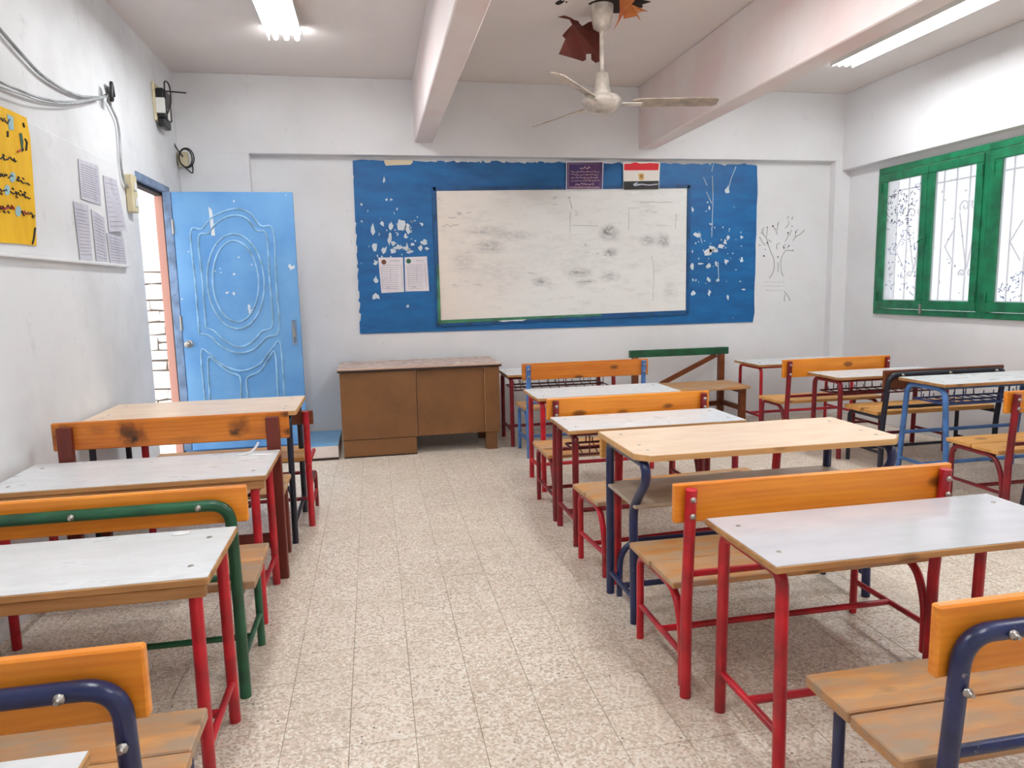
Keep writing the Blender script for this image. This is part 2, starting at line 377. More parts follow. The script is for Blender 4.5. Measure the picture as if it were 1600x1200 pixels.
# right wall: windows band openings
WZ0, WZ1 = 1.135, 2.60
WU = 1.345; WY1 = 6.61; NW = 4; WY0 = WY1-NW*WU
wr = MB().box((XRR, YB-.2, -.1), (XRR+.2, YR+.2, WZ0)).box((XRR, YB-.2, WZ1), (XRR+.2, YR+.2, ZC)).box((XRR, WY1, WZ0), (XRR+.2, YR+.2, WZ1)).box((XRR, YB-.2, WZ0), (XRR+.2, WY0, WZ1)).build('wall_right', M['wall'], org=(XRR, 0, 0))
tag(wr, 'white plaster right wall with a band of green windows', None, None, 'structure')
MB().box((XR, YB, 2.665), (XRR+.01, YF+.05, ZC), .004).build('lintel_beam', M['wall'], wr)
wb_ = MB().box((XL-.2, YB-.2, -.1), (XRR+.2, YB, ZC)).build('wall_back', M['wall'], org=(0, YB, 0)); tag(wb_, 'white back wall behind the camera', None, None, 'structure')

# windows
def grille(w, y0, y1, x):
    b = MB(); n = 9; L = y1-y0
    for i in range(n):
        y = y0+L*(i+.5)/n; b.tube([(x, y, WZ0+.02), (x, y, WZ1-.02)], .007, 6)
    for z in (WZ0+.14, WZ1-.22): b.tube([(x, y0, z), (x, y1, z)], .007, 6)
    for ym in (y0+L*.26, y0+L*.74):
        for sgn in (-1, 1):
            b.tube([(x-.012, ym, 1.56), (x-.012, ym+sgn*.11, 2.08)], .006, 6)
            for (cz, r0) in ((2.13, .06), (1.53, .038)):
                cy = ym+sgn*(.055 if cz > 2 else .045)
                b.tube([(x-.012, cy+sgn*r*math.cos(t), cz+r*math.sin(t)) for t, r in [(q*.45-.6, r0*(1-q/20)) for q in range(18)]], .006, 6)
            b.tube([(x-.012, ym+sgn*.26, 1.78), (x-.012, ym+sgn*.15, 1.95)], .006, 6); b.tube([(x-.012, ym+sgn*.26, 1.78), (x-.012, ym+sgn*.15, 1.62)], .006, 6)
    b.build('security_grille', M['grille'], w)
def strokes(parent, plane_x, y0, y1, z0, z1, n, mat, seed, r=.0016):
    rd = random.Random(seed); b = MB()
    for _ in range(n):
        y, z = rd.uniform(y0, y1), rd.uniform(z0, z1); pts = []
        for q in range(rd.randint(3, 5)):
            pts.append((plane_x, y, z)); y += rd.uniform(-.018, .018); z += rd.uniform(-.018, .018)
        b.tube(pts, rd.uniform(r*.8, r*1.8), 4)
    return tag(b.build('drawn_marks', mat, parent), kind='stuff')
M['bluemark'] = plain('blue_marker', (70, 96, 150), .7)
xw = XRR-.015
for wi in range(NW):
    ya, yb = WY1-(wi+1)*WU, WY1-wi*WU
    w = thing('window_%d' % (wi+1), ['green wooden window nearest the front wall, two casements with an iron grille', 'green wooden window cut by the right edge of the picture', 'unseen green wooden window added for daylight beside the desks', 'unseen green wooden window added for daylight beside the camera'][wi], None, (XRR, (ya+yb)/2, WZ0), None, 'structure')  # the last two windows are out of view, added to let in daylight
    b = MB(); b.box((xw-.01, ya, WZ0), (xw+.07, yb, WZ0+.055), .004); b.box((xw-.01, ya, WZ1-.06), (xw+.07, yb, WZ1), .004)
    b.box((xw-.01, ya+.001, WZ0+.055), (xw+.07, ya+.05, WZ1-.06), .002); b.box((xw-.01, yb-.05, WZ0+.055), (xw+.07, yb-.001, WZ1-.06), .002)
    b.build('window_frame', M['wgreen'], w)
    mid = (ya+yb)/2
    for (c0, c1, side) in ((mid+.004, yb-.052, 1), (ya+.052, mid-.004, -1)):
        cs = MB(); z0, z1 = WZ0+.06, WZ1-.065; t = .075
        cs.box((xw-.02, c0, z0), (xw+.025, c1, z0+.085), .005); cs.box((xw-.02, c0, z1-.08), (xw+.025, c1, z1), .005)
        cs.box((xw-.02, c0, z0+.085), (xw+.025, c0+t, z1-.08), .003); cs.box((xw-.02, c1-t, z0+.085), (xw+.025, c1, z1-.08), .003)
        co = cs.build('casement', M['wgreen'], w)
        pane = MB().box((xw, c0+t-.01, z0+.075), (xw+.004, c1-t+.01, z1-.07)).build('pane', M['glass'], co)
        for z in (z0+.12, z1-.14):
            hy = c1-.006 if side > 0 else c0+.006
            MB().tube([(xw-.026, hy, z-.045), (xw-.026, hy, z+.045)], .009, 8).build('hinge', M['wgreen'], co)
        if wi == 0 and side > 0:
            strokes(co, xw-.002, c0+t+.03, c1-t-.05, z0+.15, z1-.15, 110, M['bluemark'], 3, .0022); strokes(co, xw-.002, c0+t+.1, c1-t-.02, z1-.5, z1-.2, 60, M['ink'], 4, .0022)
        elif wi == 1 and side > 0:
            strokes(co, xw-.002, c0+t+.03, c1-t-.05, z0+.1, z0+.32, 45, M['bluemark'], 5, .0022)
        elif wi == 0: strokes(co, xw-.002, c0+t+.03, c1-t-.05, z0+.15, z1-.15, 14, M['pencil'], 6)
    hb = MB().box((xw-.035, mid-.02, 1.80), (xw-.018, mid+.02, 1.89), .004).tube([(xw-.03, mid, 1.86), (xw-.06, mid, 1.86), (xw-.06, mid+.035, 1.83)], .008, 8); hb.build('latch', M['wgreen'], w)
    MB().box((xw-.034, mid-.012, WZ0+.02), (xw-.01, mid+.012, WZ0+.11), .003).build('bolt', M['steel'], w)
    grille(w, ya, yb, XRR+.15)

# ------------------------------------------------------------------ doorway, outside, platform
d = thing('door_1', 'open light blue door with embossed oval panel beside the bright doorway', None, (XL, 6.45, .13), None, 'structure')
YD = 6.45
fr = MB(); fr.box((XL-.02, DY1-.012, 0), (XL+.012, DY1+.06, DZ), .004); fr.box((XL-.05, DY0, DZ-.06), (XL+.012, DY1-.013, DZ), .004)
fr.build('door_frame', M['frame_grey'], d)
MB().box((XL-.03, DY1-.045, 0), (XL-.008, DY1-.0125, DZ-.06), .002).box((XL-.085, DY0+.001, DZ-.085), (XL-.02, DY1-.03, DZ-.061), .002).build('dark_stop', M['dark'], d)
dx0, dx1 = XL+.075, at(456, 302, 1, YD).x+.005; dz1 = 2.335
leaf = MB().box((dx0, YD, .15), (dx1, YD+.042, dz1), .004).build('door_leaf', M['doorblue'], d)
MB().box((XL+.005, YD+.01, .15), (dx0-.006, YD+.04, dz1), .004).build('hinge_stile', M['frame_grey'], d)
for z in (.5, 1.25, 2.05): MB().tube([(dx0-.004, YD-.004, z-.06), (dx0-.004, YD-.004, z+.06)], .011, 8).build('hinge', M['steel'], d)
def dpt(cx, cy): return at(180+cx/2.4, 230+cy/2.4, 1, YD-.001)
def molding(pts, closed=False, r=.0085, sm=True):
    p = [dpt(*q) for q in pts]; p = smooth(p, 5, closed) if sm else p
    MB().tube(p, r, 6, not closed).build('molding', M['molding'], leaf)
for (ax, ay) in ((107, 178), (86, 152)):
    molding([(452+ax*math.cos(t)+.09*ay*math.sin(t)*.5, 503+ay*math.sin(t)) for t in [2*math.pi*q/28 for q in range(28)]], True)
molding([(315, 698), (299, 500), (283, 318), (325, 306), (365, 262), (440, 232), (500, 244), (545, 295), (592, 312), (603, 500), (614, 686), (570, 712), (520, 758), (460, 772), (400, 748), (355, 708), (315, 698)])
molding([(340, 676), (327, 500), (312, 340), (350, 322), (385, 280), (440, 256), (490, 266), (530, 312), (567, 330), (579, 500), (590, 664), (550, 690), (510, 734), (460, 748), (410, 724), (370, 688), (340, 676)])
zb_ = .36
def lower(pts, xl, xr):
    p = [dpt(*q) for q in pts]; p = smooth(p, 5)
    a, b = p[0].copy(), p[-1].copy(); a.z = b.z = zb_
    MB().tube([a]+p+[b, a], .0085, 6).build('molding', M['molding'], leaf)
lower([(335, 930), (322, 768), (352, 772), (400, 815), (470, 838), (540, 815), (590, 752), (620, 738), (634, 930)], 0, 0); zb_ = .4
lower([(354, 930), (349, 792), (385, 812), (430, 845), (468, 862), (471, 930)], 0, 0)
lower([(497, 930), (495, 866), (540, 842), (575, 795), (600, 772), (610, 930)], 0, 0)
kp = dpt(277, 738)
MB().lathe([(.012, 0), (.012, -.03), (.026, -.036), (.03, -.05), (.022, -.064), (.004, -.068)], (kp.x, YD, kp.z), 16, 'Y').lathe([(.034, 0), (.03, -.006), (.012, -.008)], (kp.x, YD, kp.z), 16, 'Y').build('knob', M['steel'], leaf)
hp = dpt(676, 695)
MB().box((hp.x-.03, YD-.006, hp.z-.11), (hp.x+.012, YD+.001, hp.z+.11), .002).build('latch_plate', M['frame_grey'], leaf)
MB().box((hp.x-.022, YD-.012, hp.z-.09), (hp.x-.012, YD-.004, hp.z+.09), .002).box((hp.x-.014, YD-.03, hp.z-.04), (hp.x+.004, YD-.004, hp.z+.03), .004).build('latch', M['steel'], leaf)
t0, t1 = dpt(355, 222), dpt(370, 332)
MB().prism([(t0.x-.012, YD-.003, t0.z), (t0.x+.014, YD-.003, t0.z-.03), (t1.x+.012, YD-.003, t1.z), (t1.x-.018, YD-.003, t1.z)], (0, -.001, 0)).build('tape_strip', M['chip'], leaf)
def blob(b, c, rx, rz, yy, rd, t=-.0015, n=9, lo=.3, hi=1.3):
    b.prism([(c[0]+rx*math.cos(q*2*math.pi/n)*rd.uniform(lo, hi), yy, c[1]+rz*math.sin(q*2*math.pi/n)*rd.uniform(lo, hi)) for q in range(n)], (0, t, 0))
rd = random.Random(5); b = MB()
for (cx, cy, s) in [(660, 452, 14), (446, 475, 5), (463, 412, 4), (500, 600, 10), (420, 545, 7), (445, 548, 8), (397, 470, 3), (512, 440, 4), (445, 202, 5), (250, 570, 3), (276, 392, 4), (640, 180, 4), (505, 615, 8), (395, 455, 3), (375, 465, 3)]:
    q = dpt(cx, cy); blob(b, (q.x, q.z), s/2.4*.0058*rd.uniform(.6, 1), s/2.4*.0058, YD-.001, rd)
tag(b.build('paint_chips', M['chip'], leaf), kind='stuff')

gr = MB().box((-9, -3, -.2), (XL-.2, 18, -.02)).box((XRR+.2, -4, -.2), (12, 11, -.02)).build('ground', M['ground'], org=(0, 0, -.2)); tag(gr, 'pale paving outside the building', None, None, 'structure')
# outside wall seen through the doorway, facing the viewer
YO = 9.6
ow = thing('courtyard_wall', 'white outside wall with irregular stone cladding seen through the doorway', 'wall', (-3.0, YO, 0))
MB().box((-5.2, YO, -.02), (-1.9, YO+.2, 5.2)).build('wall_body', M['outwall'], ow)
ZS = at(235, 424, 1, YO).z
MB().box((-4.2, YO-.012, -.02), (-1.95, YO, ZS)).build('mortar_bed', M['mortar'], ow)
rd = random.Random(11); z = 0.0
while z < ZS-.03:
    h = min(rd.uniform(.12, .24), ZS-z)
    x = -4.15+rd.uniform(0, .12)
    while x < -2.1:
        w_ = rd.uniform(.13, .34)
        parts_ = [(z, h)] if h < .17 or rd.random() < .6 else [(z, h*.48), (z+h*.48, h*.52)]
        for (zz, hh) in parts_:
            j = lambda: rd.uniform(-.014, .014)
            gp = .007; yo = YO-.01
            if hh > .04 and x > -3.6: MB().prism([(x+gp+j(), yo, zz+gp+abs(j())), (x+w_*.5, yo, zz+gp+j()*.5), (x+w_-gp+j(), yo, zz+gp+abs(j())), (x+w_-gp+j(), yo, zz+hh-gp-abs(j())), (x+w_*.4, yo, zz+hh-gp+j()*.5), (x+gp+j(), yo, zz+hh-gp-abs(j()))], (0, -rd.uniform(.02, .035), 0)).build('stone', M['stone'], ow)
        x += w_
    z += h
MB().box((XL-.10, DY1-.008, 0), (XL-.031, DY1, DZ-.001), .002).build('pink_reveal', M['pink'], wl)

pl = thing('low_platform', 'low blue topped platform step beside the brown teacher desk', 'platform', (-1.0, 6.75, 0))
MB().box((XL+.005, 6.40, .002), (-.36, YF-.002, .125), .003).build('step_body', M['platwhite'], pl)
MB().box((XL+.005, 6.40, .125), (-.36, YF-.002, .131)).build('blue_top', M['platblue'], pl)
MB().box((XL+.005, 6.385, .001), (-.36, 6.40, .02)).build('base_edge', M['desk_dark'], pl)

# ------------------------------------------------------------------ lamps
def lamp(label, x0, x1, y0, y1, z):
    t = thing('tube_light', label, 'light', ((x0+x1)/2, (y0+y1)/2, z), 'fluorescent ceiling lights')
    b = MB(); xm = (x0+x1)/2; h = ZC
    h = ZC-.001; b.prism([(x0, y0, z+.02), (x0+.05, y0, h), (x1-.05, y0, h), (x1, y0, z+.02)], (0, y1-y0, 0)); b.prism([(x0-.004, y0, z+.02), (x0-.012, y0, z-.034), (x0-.008, y0, z-.034), (x0, y0, z+.02)], (0, y1-y0, 0)); b.prism([(x1+.004, y0, z+.02), (x1+.012, y0, z-.034), (x1+.008, y0, z-.034), (x1, y0, z+.02)], (0, y1-y0, 0)); b.build('housing', M['housing'], t)
    for i in range(3):
        x = x0+(x1-x0)*(i+.5)/3
        MB().tube([(x, y0-.03, z), (x, y1+.03, z)], .018, 10).build('tube', M['tube'], t)
    for y in (y0+.01, y1-.04):
        for i in range(3):
            x = x0+(x1-x0)*(i+.5)/3; MB().box((x-.014, y, z-.004), (x+.014, y+.03, z+.024), .002).build('tube_holder', M['housing'], t)
lamp('white fluorescent fixture on the ceiling left of the beams', -.655, -.425, 4.62, 5.84, 3.39)
lamp('bright fluorescent fixture on the ceiling near the right wall', 4.07, 4.27, 4.4, 5.92, 3.39)
lamp('unseen fluorescent fixture added for light above the left desks', -.655, -.425, .9, 2.1, 3.39)  # out of view, added to raise the room light
lamp('unseen fluorescent fixture added for light above the right desks', 3.8, 4.0, 1.0, 2.2, 3.39)  # added fill fixture, never in frame
lamp('unseen fluorescent fixture added for light between the beams', 1.55, 1.78, 3.0, 4.2, 3.39)  # added just out of view to brighten the right beam's left face
lamp('unseen fluorescent fixture added for light behind the viewer', 1.55, 1.78, -.4, .8, 3.39)  # extra unseen fixture, added to spread the light more evenly

# ------------------------------------------------------------------ blue board and what hangs on the front wall
bd = thing('wall_board', 'large peeling blue painted board surround on the front wall', 'board', (2.0, YR, 1.05))
rd = random.Random(21)
bl = [at(551, 252, 1, YR-.012), at(1183, 256, 1, YR-.012), at(1177, 503, 1, YR-.012), at(563, 521, 1, YR-.012)]
top = [(bl[0].x+(bl[1].x-bl[0].x)*q/60, YR-.012, 2.735+rd.uniform(-.014, .008)) for q in range(61)]
right = [(4.115+rd.uniform(-.008, .004), YR-.012, 2.735-1.68*q/16) for q in range(1, 16)]
bot = [(4.10, YR-.012, 1.054), (2, YR-.012, 1.058), (-.135, YR-.012, 1.068)]
MB().prism(top+right+bot, (0, .0125, 0)).build('blue_panel', M['board'], bd)
wb0, wb1, wz0, wz1 = .668, 3.302, 1.195, 2.47
wbz = lambda x: (1.178+(1.205-1.178)*(x-.66)/2.65, 2.45+(2.488-2.45)*(x-.66)/2.65)
yw = YR-.022
MB().prism([(wb0, yw, wbz(wb0)[0]), (wb1, yw, wbz(wb1)[0]), (wb1, yw, wbz(wb1)[1]), (wb0, yw, wbz(wb0)[1])], (0, .012, 0)).build('whiteboard', M['wb'], bd)
fb = MB(); 
for (a, c) in (((wb0-.045, wbz(wb0)[0]-.045), (wb1+.03, wbz(wb1)[0]-.028)), ((wb0-.025, wbz(wb0)[0]-.04), (wb0-.025, wbz(wb0)[1]+.03)), ((wb1+.022, wbz(wb1)[0]-.03), (wb1+.022, wbz(wb1)[1]+.02)), ((wb0-.03, wbz(wb0)[1]+.012), (wb1+.03, wbz(wb1)[1]+.012))):
    va, vc = Vector((a[0], 0, a[1])), Vector((c[0], 0, c[1])); n = Vector((-(vc-va).z, 0, (vc-va).x)).normalized()*.018
    fo = MB().prism([va+n+Vector((0, YR-.03, 0)), vc+n+Vector((0, YR-.03, 0)), vc-n+Vector((0, YR-.03, 0)), va-n+Vector((0, YR-.03, 0))], (0, .02, 0)); fo.build('board_trim', M['boardedge'], bd)
M['gtrim'] = painted('green_under_paint', (70, 140, 100), .5, (30, 80, 110), .62)
MB().prism([(wb0-.02, YR-.034, wbz(wb0)[0]-.035), (2.35, YR-.034, wbz(2.35)[0]-.022), (2.35, YR-.034, wbz(2.35)[0]-.002), (wb0-.02, YR-.034, wbz(wb0)[0]-.002)], (0, .014, 0)).prism([(wb0-.03, YR-.034, 1.15), (wb0-.002, YR-.034, 1.16), (wb0-.002, YR-.034, 1.72), (wb0-.02, YR-.034, 1.74)], (0, .014, 0)).build('green_strip', M['gtrim'], bd)
# chipped paint
b = MB(); yc = YR-.0125
def chip(px, py, rx, ry):
    q = at(px, py, 1, YR-.012); s = .0069
    blob(b, (q.x, q.z), rx*s, ry*s, yc, rd)
for (px, py, rx, ry) in [(583, 358, 3, 8), (597, 350, 3, 4), (611, 354, 3, 7), (627, 355, 7, 11), (636, 355, 6, 9), (634, 369, 4, 4), (609, 373, 3, 9), (614, 380, 5, 4), (586, 386, 4, 6), (600, 390, 5, 6), (613, 392, 5, 5), (623, 386, 8, 4),
                         (636, 388, 6, 6), (640, 393, 5, 4), (644, 382, 4, 3), (662, 378, 6, 4), (657, 388, 3, 4), (667, 389, 3, 3), (659, 350, 3, 3), (588, 464, 6, 6), (587, 437, 4, 5), (587, 411, 4, 5), (600, 281, 2, 5), (604, 312, 2, 2), (611, 312, 3, 2), (637, 478, 3, 3),
                         (1137, 297, 4, 7), (1082, 327, 3, 4), (1108, 325, 2, 5), (1089, 367, 7, 4), (1137, 371, 3, 3), (1158, 371, 3, 3), (1133, 378, 4, 5), (1125, 386, 9, 4), (1112, 388, 6, 8), (1107, 394, 8, 5), (1118, 391, 7, 5), (1082, 393, 2, 3), (1082, 416, 4, 5), (1094, 412, 5, 2), (1107, 416, 5, 5),
                         (1134, 409, 5, 4), (1159, 406, 3, 5), (1083, 438, 3, 3), (1107, 437, 4, 4), (1083, 458, 4, 4), (1108, 457, 3, 5), (1119, 412, 2, 6), (1162, 452, 4, 2), (1110, 350, 4, 1.5), (1137, 464, 2, 7), (1121, 438, 3, 3)]:
    chip(px, py, rx, ry)
for _ in range(46): chip(rd.gauss(615, 26), rd.gauss(378, 26), rd.uniform(.7, 2), rd.uniform(.7, 2.2))
for _ in range(40): chip(rd.gauss(1115, 26), rd.gauss(400, 40), rd.uniform(.6, 1.8), rd.uniform(.6, 2))
for pts in (((1113, 275), (1114, 310), (1112, 370)), ((1104, 300), (1112, 318)), ((1099, 277), (1105, 290)), ((1150, 260), (1142, 280), (1137, 300)), ((1122, 410), (1123, 440)), ((1115, 255), (1112, 268)), ((1092, 362), (1097, 380))):
    b.tube([at(x, y, 1, YR-.0135) for x, y in pts], .004, 5)
tag(b.build('paint_chips', M['chip'], bd), kind='stuff')
b = MB()
for (x0, x1) in ((-.12, .2), (.46, 1.9), (2.42, 2.6), (3.05, 4.1)):
    x = x0
    while x < x1:
        l = rd.uniform(.03, .12); b.prism([(x, YR-.013, 2.742), (x+l, YR-.013, 2.742), (x+l*.8, YR-.013, 2.742-rd.uniform(.006, .03)), (x+l*.3, YR-.013, 2.742-rd.uniform(.006, .028))], (0, -.0015, 0)); x += l+rd.uniform(0, .1)
for z in [2.6-.11*q for q in range(13)]: b.prism([(-.137, YR-.013, z), (-.13+rd.uniform(0, .014), YR-.013, z-.02), (-.134+rd.uniform(0, .014), YR-.013, z-.08), (-.137, YR-.013, z-.1)], (0, -.0015, 0))
q = at(890, 510, 1, YR); b.prism([(1.25, YR-.035, 1.155), (1.55, YR-.035, 1.16), (1.5, YR-.035, 1.145), (1.4, YR-.035, 1.148), (1.3, YR-.035, 1.143)], (0, -.001, 0))
tag(b.build('ragged_edge_paint', M['whitepaint'], bd), kind='stuff')
# marker strokes on the whiteboard
b = MB()
def scrib(px, py, w, h, n, seed, m=b, r=.0015, y=YR-.024):
    rr = random.Random(seed); pts = []
    for i in range(n): pts.append(at(px+w*i/(n-1)+rr.uniform(-1.5, 1.5), py+rr.uniform(-h, h), 1, y))
    m.tube(smooth(pts, 3), r, 4)
for i, a in enumerate([(702, 340, 10, 2, 4), (714, 333, 9, 3, 6), (730, 332, 6, 3, 4), (690, 353, 28, 2, 9), (886, 309, 6, 1, 3), (941, 358, 18, 6, 8), (944, 395, 16, 5, 7), (932, 396, 3, 3, 3), (1027, 379, 16, 6, 7), (1008, 372, 14, 2, 4), (1018, 333, 8, 3, 4), (1008, 330, 4, 2, 3),
                               (1000, 316, 50, .8, 9), (866, 310, 3, 2, 3), (866, 320, 4, 1, 3), (684, 311, 4, 3, 4), (706, 446, 8, 2, 4), (740, 446, 12, 2, 4), (825, 427, 10, 2, 5), (912, 383, 4, 3, 4), (890, 425, 26, 2, 4), (905, 440, 18, 1, 4)]):
    scrib(*a, 100+i)
for pts in (((889, 308), (894, 326), (893, 322)), ((899, 329), (903, 334), (901, 338), (898, 334)), ((891, 331), (891, 365)), ((983, 325), (982, 360)), ((1057, 333), (1055, 358)), ((982, 325), (995, 325)), ((895, 352), (934, 353)), ((1026, 352), (1042, 352)), ((1018, 400), (1022, 420), (1020, 470))):
    b.tube([at(x, y, 1, YR-.024) for x, y in pts], .0012, 4)
tag(b.build('marker_strokes', M['pencil'], bd), kind='stuff')

def sheet(name, label, cat, px, mat, plane_y, group=None, curl=0.0):
    pts = [at(x, y, 1, plane_y) for x, y in px]; c = (pts[2]+pts[3])/2
    t = thing(name, label, cat, c, group); MB().prism(pts, (0, -.002, 0)).build('sheet', mat, t); return t
def plines(t, px, mat, y, r=.0014, name='print_lines'):
    b = MB()
    for pl_ in px: b.tube([at(a, c, 1, y) for a, c in pl_], r, 4)
    return tag(b.build(name, mat, t), kind='stuff')
yp = YR-.0165
cert = [('white certificate sheet with a brown emblem on the blue board', [(591, 402.5), (629.5, 402), (631.5, 456), (596, 458)], M['brownw'], (599.7, 409.5)), ('white certificate sheet with a dark green emblem nearest the whiteboard', [(632, 402), (667, 400.5), (670.5, 454.5), (633.5, 455.5)], M['green'], (638.4, 408))]
for lab, px, em_, ec in cert:
    t = sheet('certificate', lab, 'paper', px, M['paper'], YR-.014, 'certificates on the blue board')
    c = at(*ec, 1, yp); MB().lathe([(.024, -.0005), (.024, -.0015)], (c.x, yp, c.z), 16, 'Y').build('emblem', em_, t)
    x0, x1, y0, y1 = px[0][0], px[1][0], px[0][1], px[2][1]
    L = [[(x0+6, y0+12+i*3.3), (x1-5+random.uniform(-3, 0), y0+12+i*3.3)] for i in range(12)]+[[(x0+18.5, y0+14), (x0+20, y0+38)], [(x0+4.5, y0+14), (x0+7, y1-6)], [(x1-3, y0+10), (x1-.5, y1-6)]]
    plines(t, L, M['paleink'], yp, .0016); plines(t, [[(x0+18, y0+5), (x1-6, y0+5)], [(x0+12, y1-5), (x0+16, y1-7), (x0+18, y1-5)]], M['pencil'], yp, .0018, 'header_line')
# flag
t = sheet('flag_sheet', 'red white and black flag sheet above the whiteboard', 'flag', [(973.5, 252.5), (1031.5, 253), (1029.5, 296), (974, 297)], M['flagwhite'], YR-.034)
def quad(t, name, px, mat, y, th=.0015): return MB().prism([at(a, c, 1, y) for a, c in px], (0, -th, 0)).build(name, mat, t)
rd2 = random.Random(2)
quad(t, 'red_band', [(975.5, 256)]+[(980+q*5, 254.5+rd2.uniform(-.8, 1.6)) for q in range(10)]+[(1029.5, 256), (1028.5, 266), (975, 266)], M['flagred'], YR-.0362)
quad(t, 'black_band', [(974.5, 283.5), (1029, 282.5), (1029, 295.5), (974.5, 296.5)], M['flagblack'], YR-.0362)
quad(t, 'eagle_emblem', [(998, 275), (997, 271), (1000, 272), (1002, 270.5), (1004, 272), (1007, 271), (1006, 275), (1006.5, 280), (1002, 282), (998, 280)], M['gold'], YR-.0362)
quad(t, 'eagle_head', [(1001, 274.5), (1002, 272.5), (1003.5, 274.5), (1003, 278), (1001.5, 278)], M['brownw'], YR-.038)
quad(t, 'grey_streak', [(989, 288), (993, 285.5), (998, 284), (994, 287.5), (1003, 287), (1013, 288.5), (1028, 287), (1028, 288.5), (1014, 290), (1003, 289), (991, 291)], M['greypaper'], YR-.038)  # ragged pale grey streak across the black band
# plaque
t = sheet('printed_notice', 'small purple printed notice with pale lettering above the whiteboard', 'notice', [(884.5, 251.5), (943, 251.5), (941.5, 296.5), (884.5, 296.5)], M['paper'], YR-.034)
quad(t, 'purple_field', [(886, 254), (941.5, 253.5), (940.5, 295.2), (886, 295.5)], M['purple'], YR-.0362)
b = MB()
for fx in (((888.5, 256), (938.5, 255.5), (937.5, 293.5), (888.5, 293.5), (888.5, 256)),): b.tube([at(x, y, 1, YR-.0385) for x, y in fx], .003, 4)
def script_row(b, x0, x1, y, h, seed, r, plane=YR-.0385, ax=1, wf_=None):
    rr = random.Random(seed); x = x0
    while x < x1:
        l = min(rr.uniform(3, 8), x1-x+1); pts = []; n = max(3, int(l/1.2))
        for i in range(n): pts.append((x+l*i/(n-1), y+rr.choice([0, 0, -.3, -h, -h*.5, h*.4])))
        P = [at(a, c, ax, plane) for a, c in pts]; b.tube(smooth(P, 2), r, 4)
        if rr.random() < .6:
            dd = (x+l*.5, y+rr.choice([-h*1.2, h*.9])); P = [at(dd[0], dd[1], ax, plane), at(dd[0]+.7, dd[1], ax, plane)]; b.tube(P, r, 4)
        x += l+rr.uniform(.6, 1.4)
script_row(b, 906, 921, 263, 2.6, 1, .005)
for i, y in enumerate((269, 273.5, 278, 282.5)): script_row(b, 892, 935, y, 1.3, 10+i, .0032)
script_row(b, 899, 927, 288, 1.5, 20, .0042); script_row(b, 891, 935, 292, .5, 21, .0025)
tag(b.build('lettering', M['paleprint'], t), kind='stuff')
t = MB().prism([at(x, y, 1, YR-.014) for x, y in ((600, 250), (645, 249.5), (645, 254), (641, 257.5), (620, 258), (603, 259), (601, 255))], (0, -.003, 0)).build('tape_piece', M['tan']); tag(t, 'torn beige tape strip on the top left of the blue board', 'tape')
# tree drawing on the wall
b = MB(); yt = YR-.002
def dp(cx, cy): return at(1180+cx/8, 330+cy/8, 1, yt)
for pts in ([(175, 840), (215, 780), (238, 700), (232, 600), (200, 520), (165, 430), (140, 390)], [(350, 815), (325, 740), (320, 640), (335, 570), (375, 500), (420, 490), (480, 498)], [(165, 425), (150, 360), (110, 300), (70, 260)], [(140, 330), (150, 250), (150, 200)], [(60, 330), (90, 390), (130, 430)], [(205, 385), (160, 355)],
            [(110, 300), (90, 240), (110, 205)], [(275, 290), (250, 220), (215, 190)], [(275, 240), (285, 160), (295, 130)], [(370, 380), (405, 330), (410, 270)], [(470, 370), (520, 310), (560, 290), (620, 230)], [(420, 310), (450, 250), (455, 230)], [(500, 330), (510, 260), (530, 230)], [(375, 210), (415, 165), (420, 120)], [(400, 80), (425, 65)], [(455, 95), (475, 65)],
            [(365, 480), (350, 440), (375, 410)], [(400, 460), (430, 430)], [(275, 480), (270, 420), (310, 400)], [(285, 760), (285, 640)], [(360, 1000), (410, 1060), (440, 1120)], [(365, 1130), (370, 1040)]):
    b.tube(smooth([dp(*p) for p in pts], 4), .0028, 4)
tag(b.build('tree_drawing', M['pencil'], wf), kind='stuff')
b = MB(); rdd = random.Random(9)
for (cx, cy, s) in [(110, 560, 14), (285, 572, 11), (150, 395, 12), (150, 200, 10), (92, 240, 10), (218, 185, 12), (282, 160, 9), (412, 270, 13), (462, 95, 10), (405, 90, 8), (460, 190, 9), (505, 260, 10), (595, 255, 8), (360, 455, 12), (420, 428, 12), (472, 490, 11), (55, 425, 9), (60, 330, 8), (125, 480, 8)]:
    q = dp(cx, cy); blob(b, (q.x, q.z), s/8*.0068, s/8*.0068, yt, rdd, -.001, 7)
tag(b.build('drawn_leaves', M['ink'], wf), kind='stuff')
b = MB()
for (x, y, w) in ((1194, 441, 30), (1192, 447, 34), (1196, 454, 26)): script_row(b, x, x+w, y, .7, int(x+y), .0014, yt)
tag(b.build('faint_caption', M['paleink'], wf), kind='stuff')

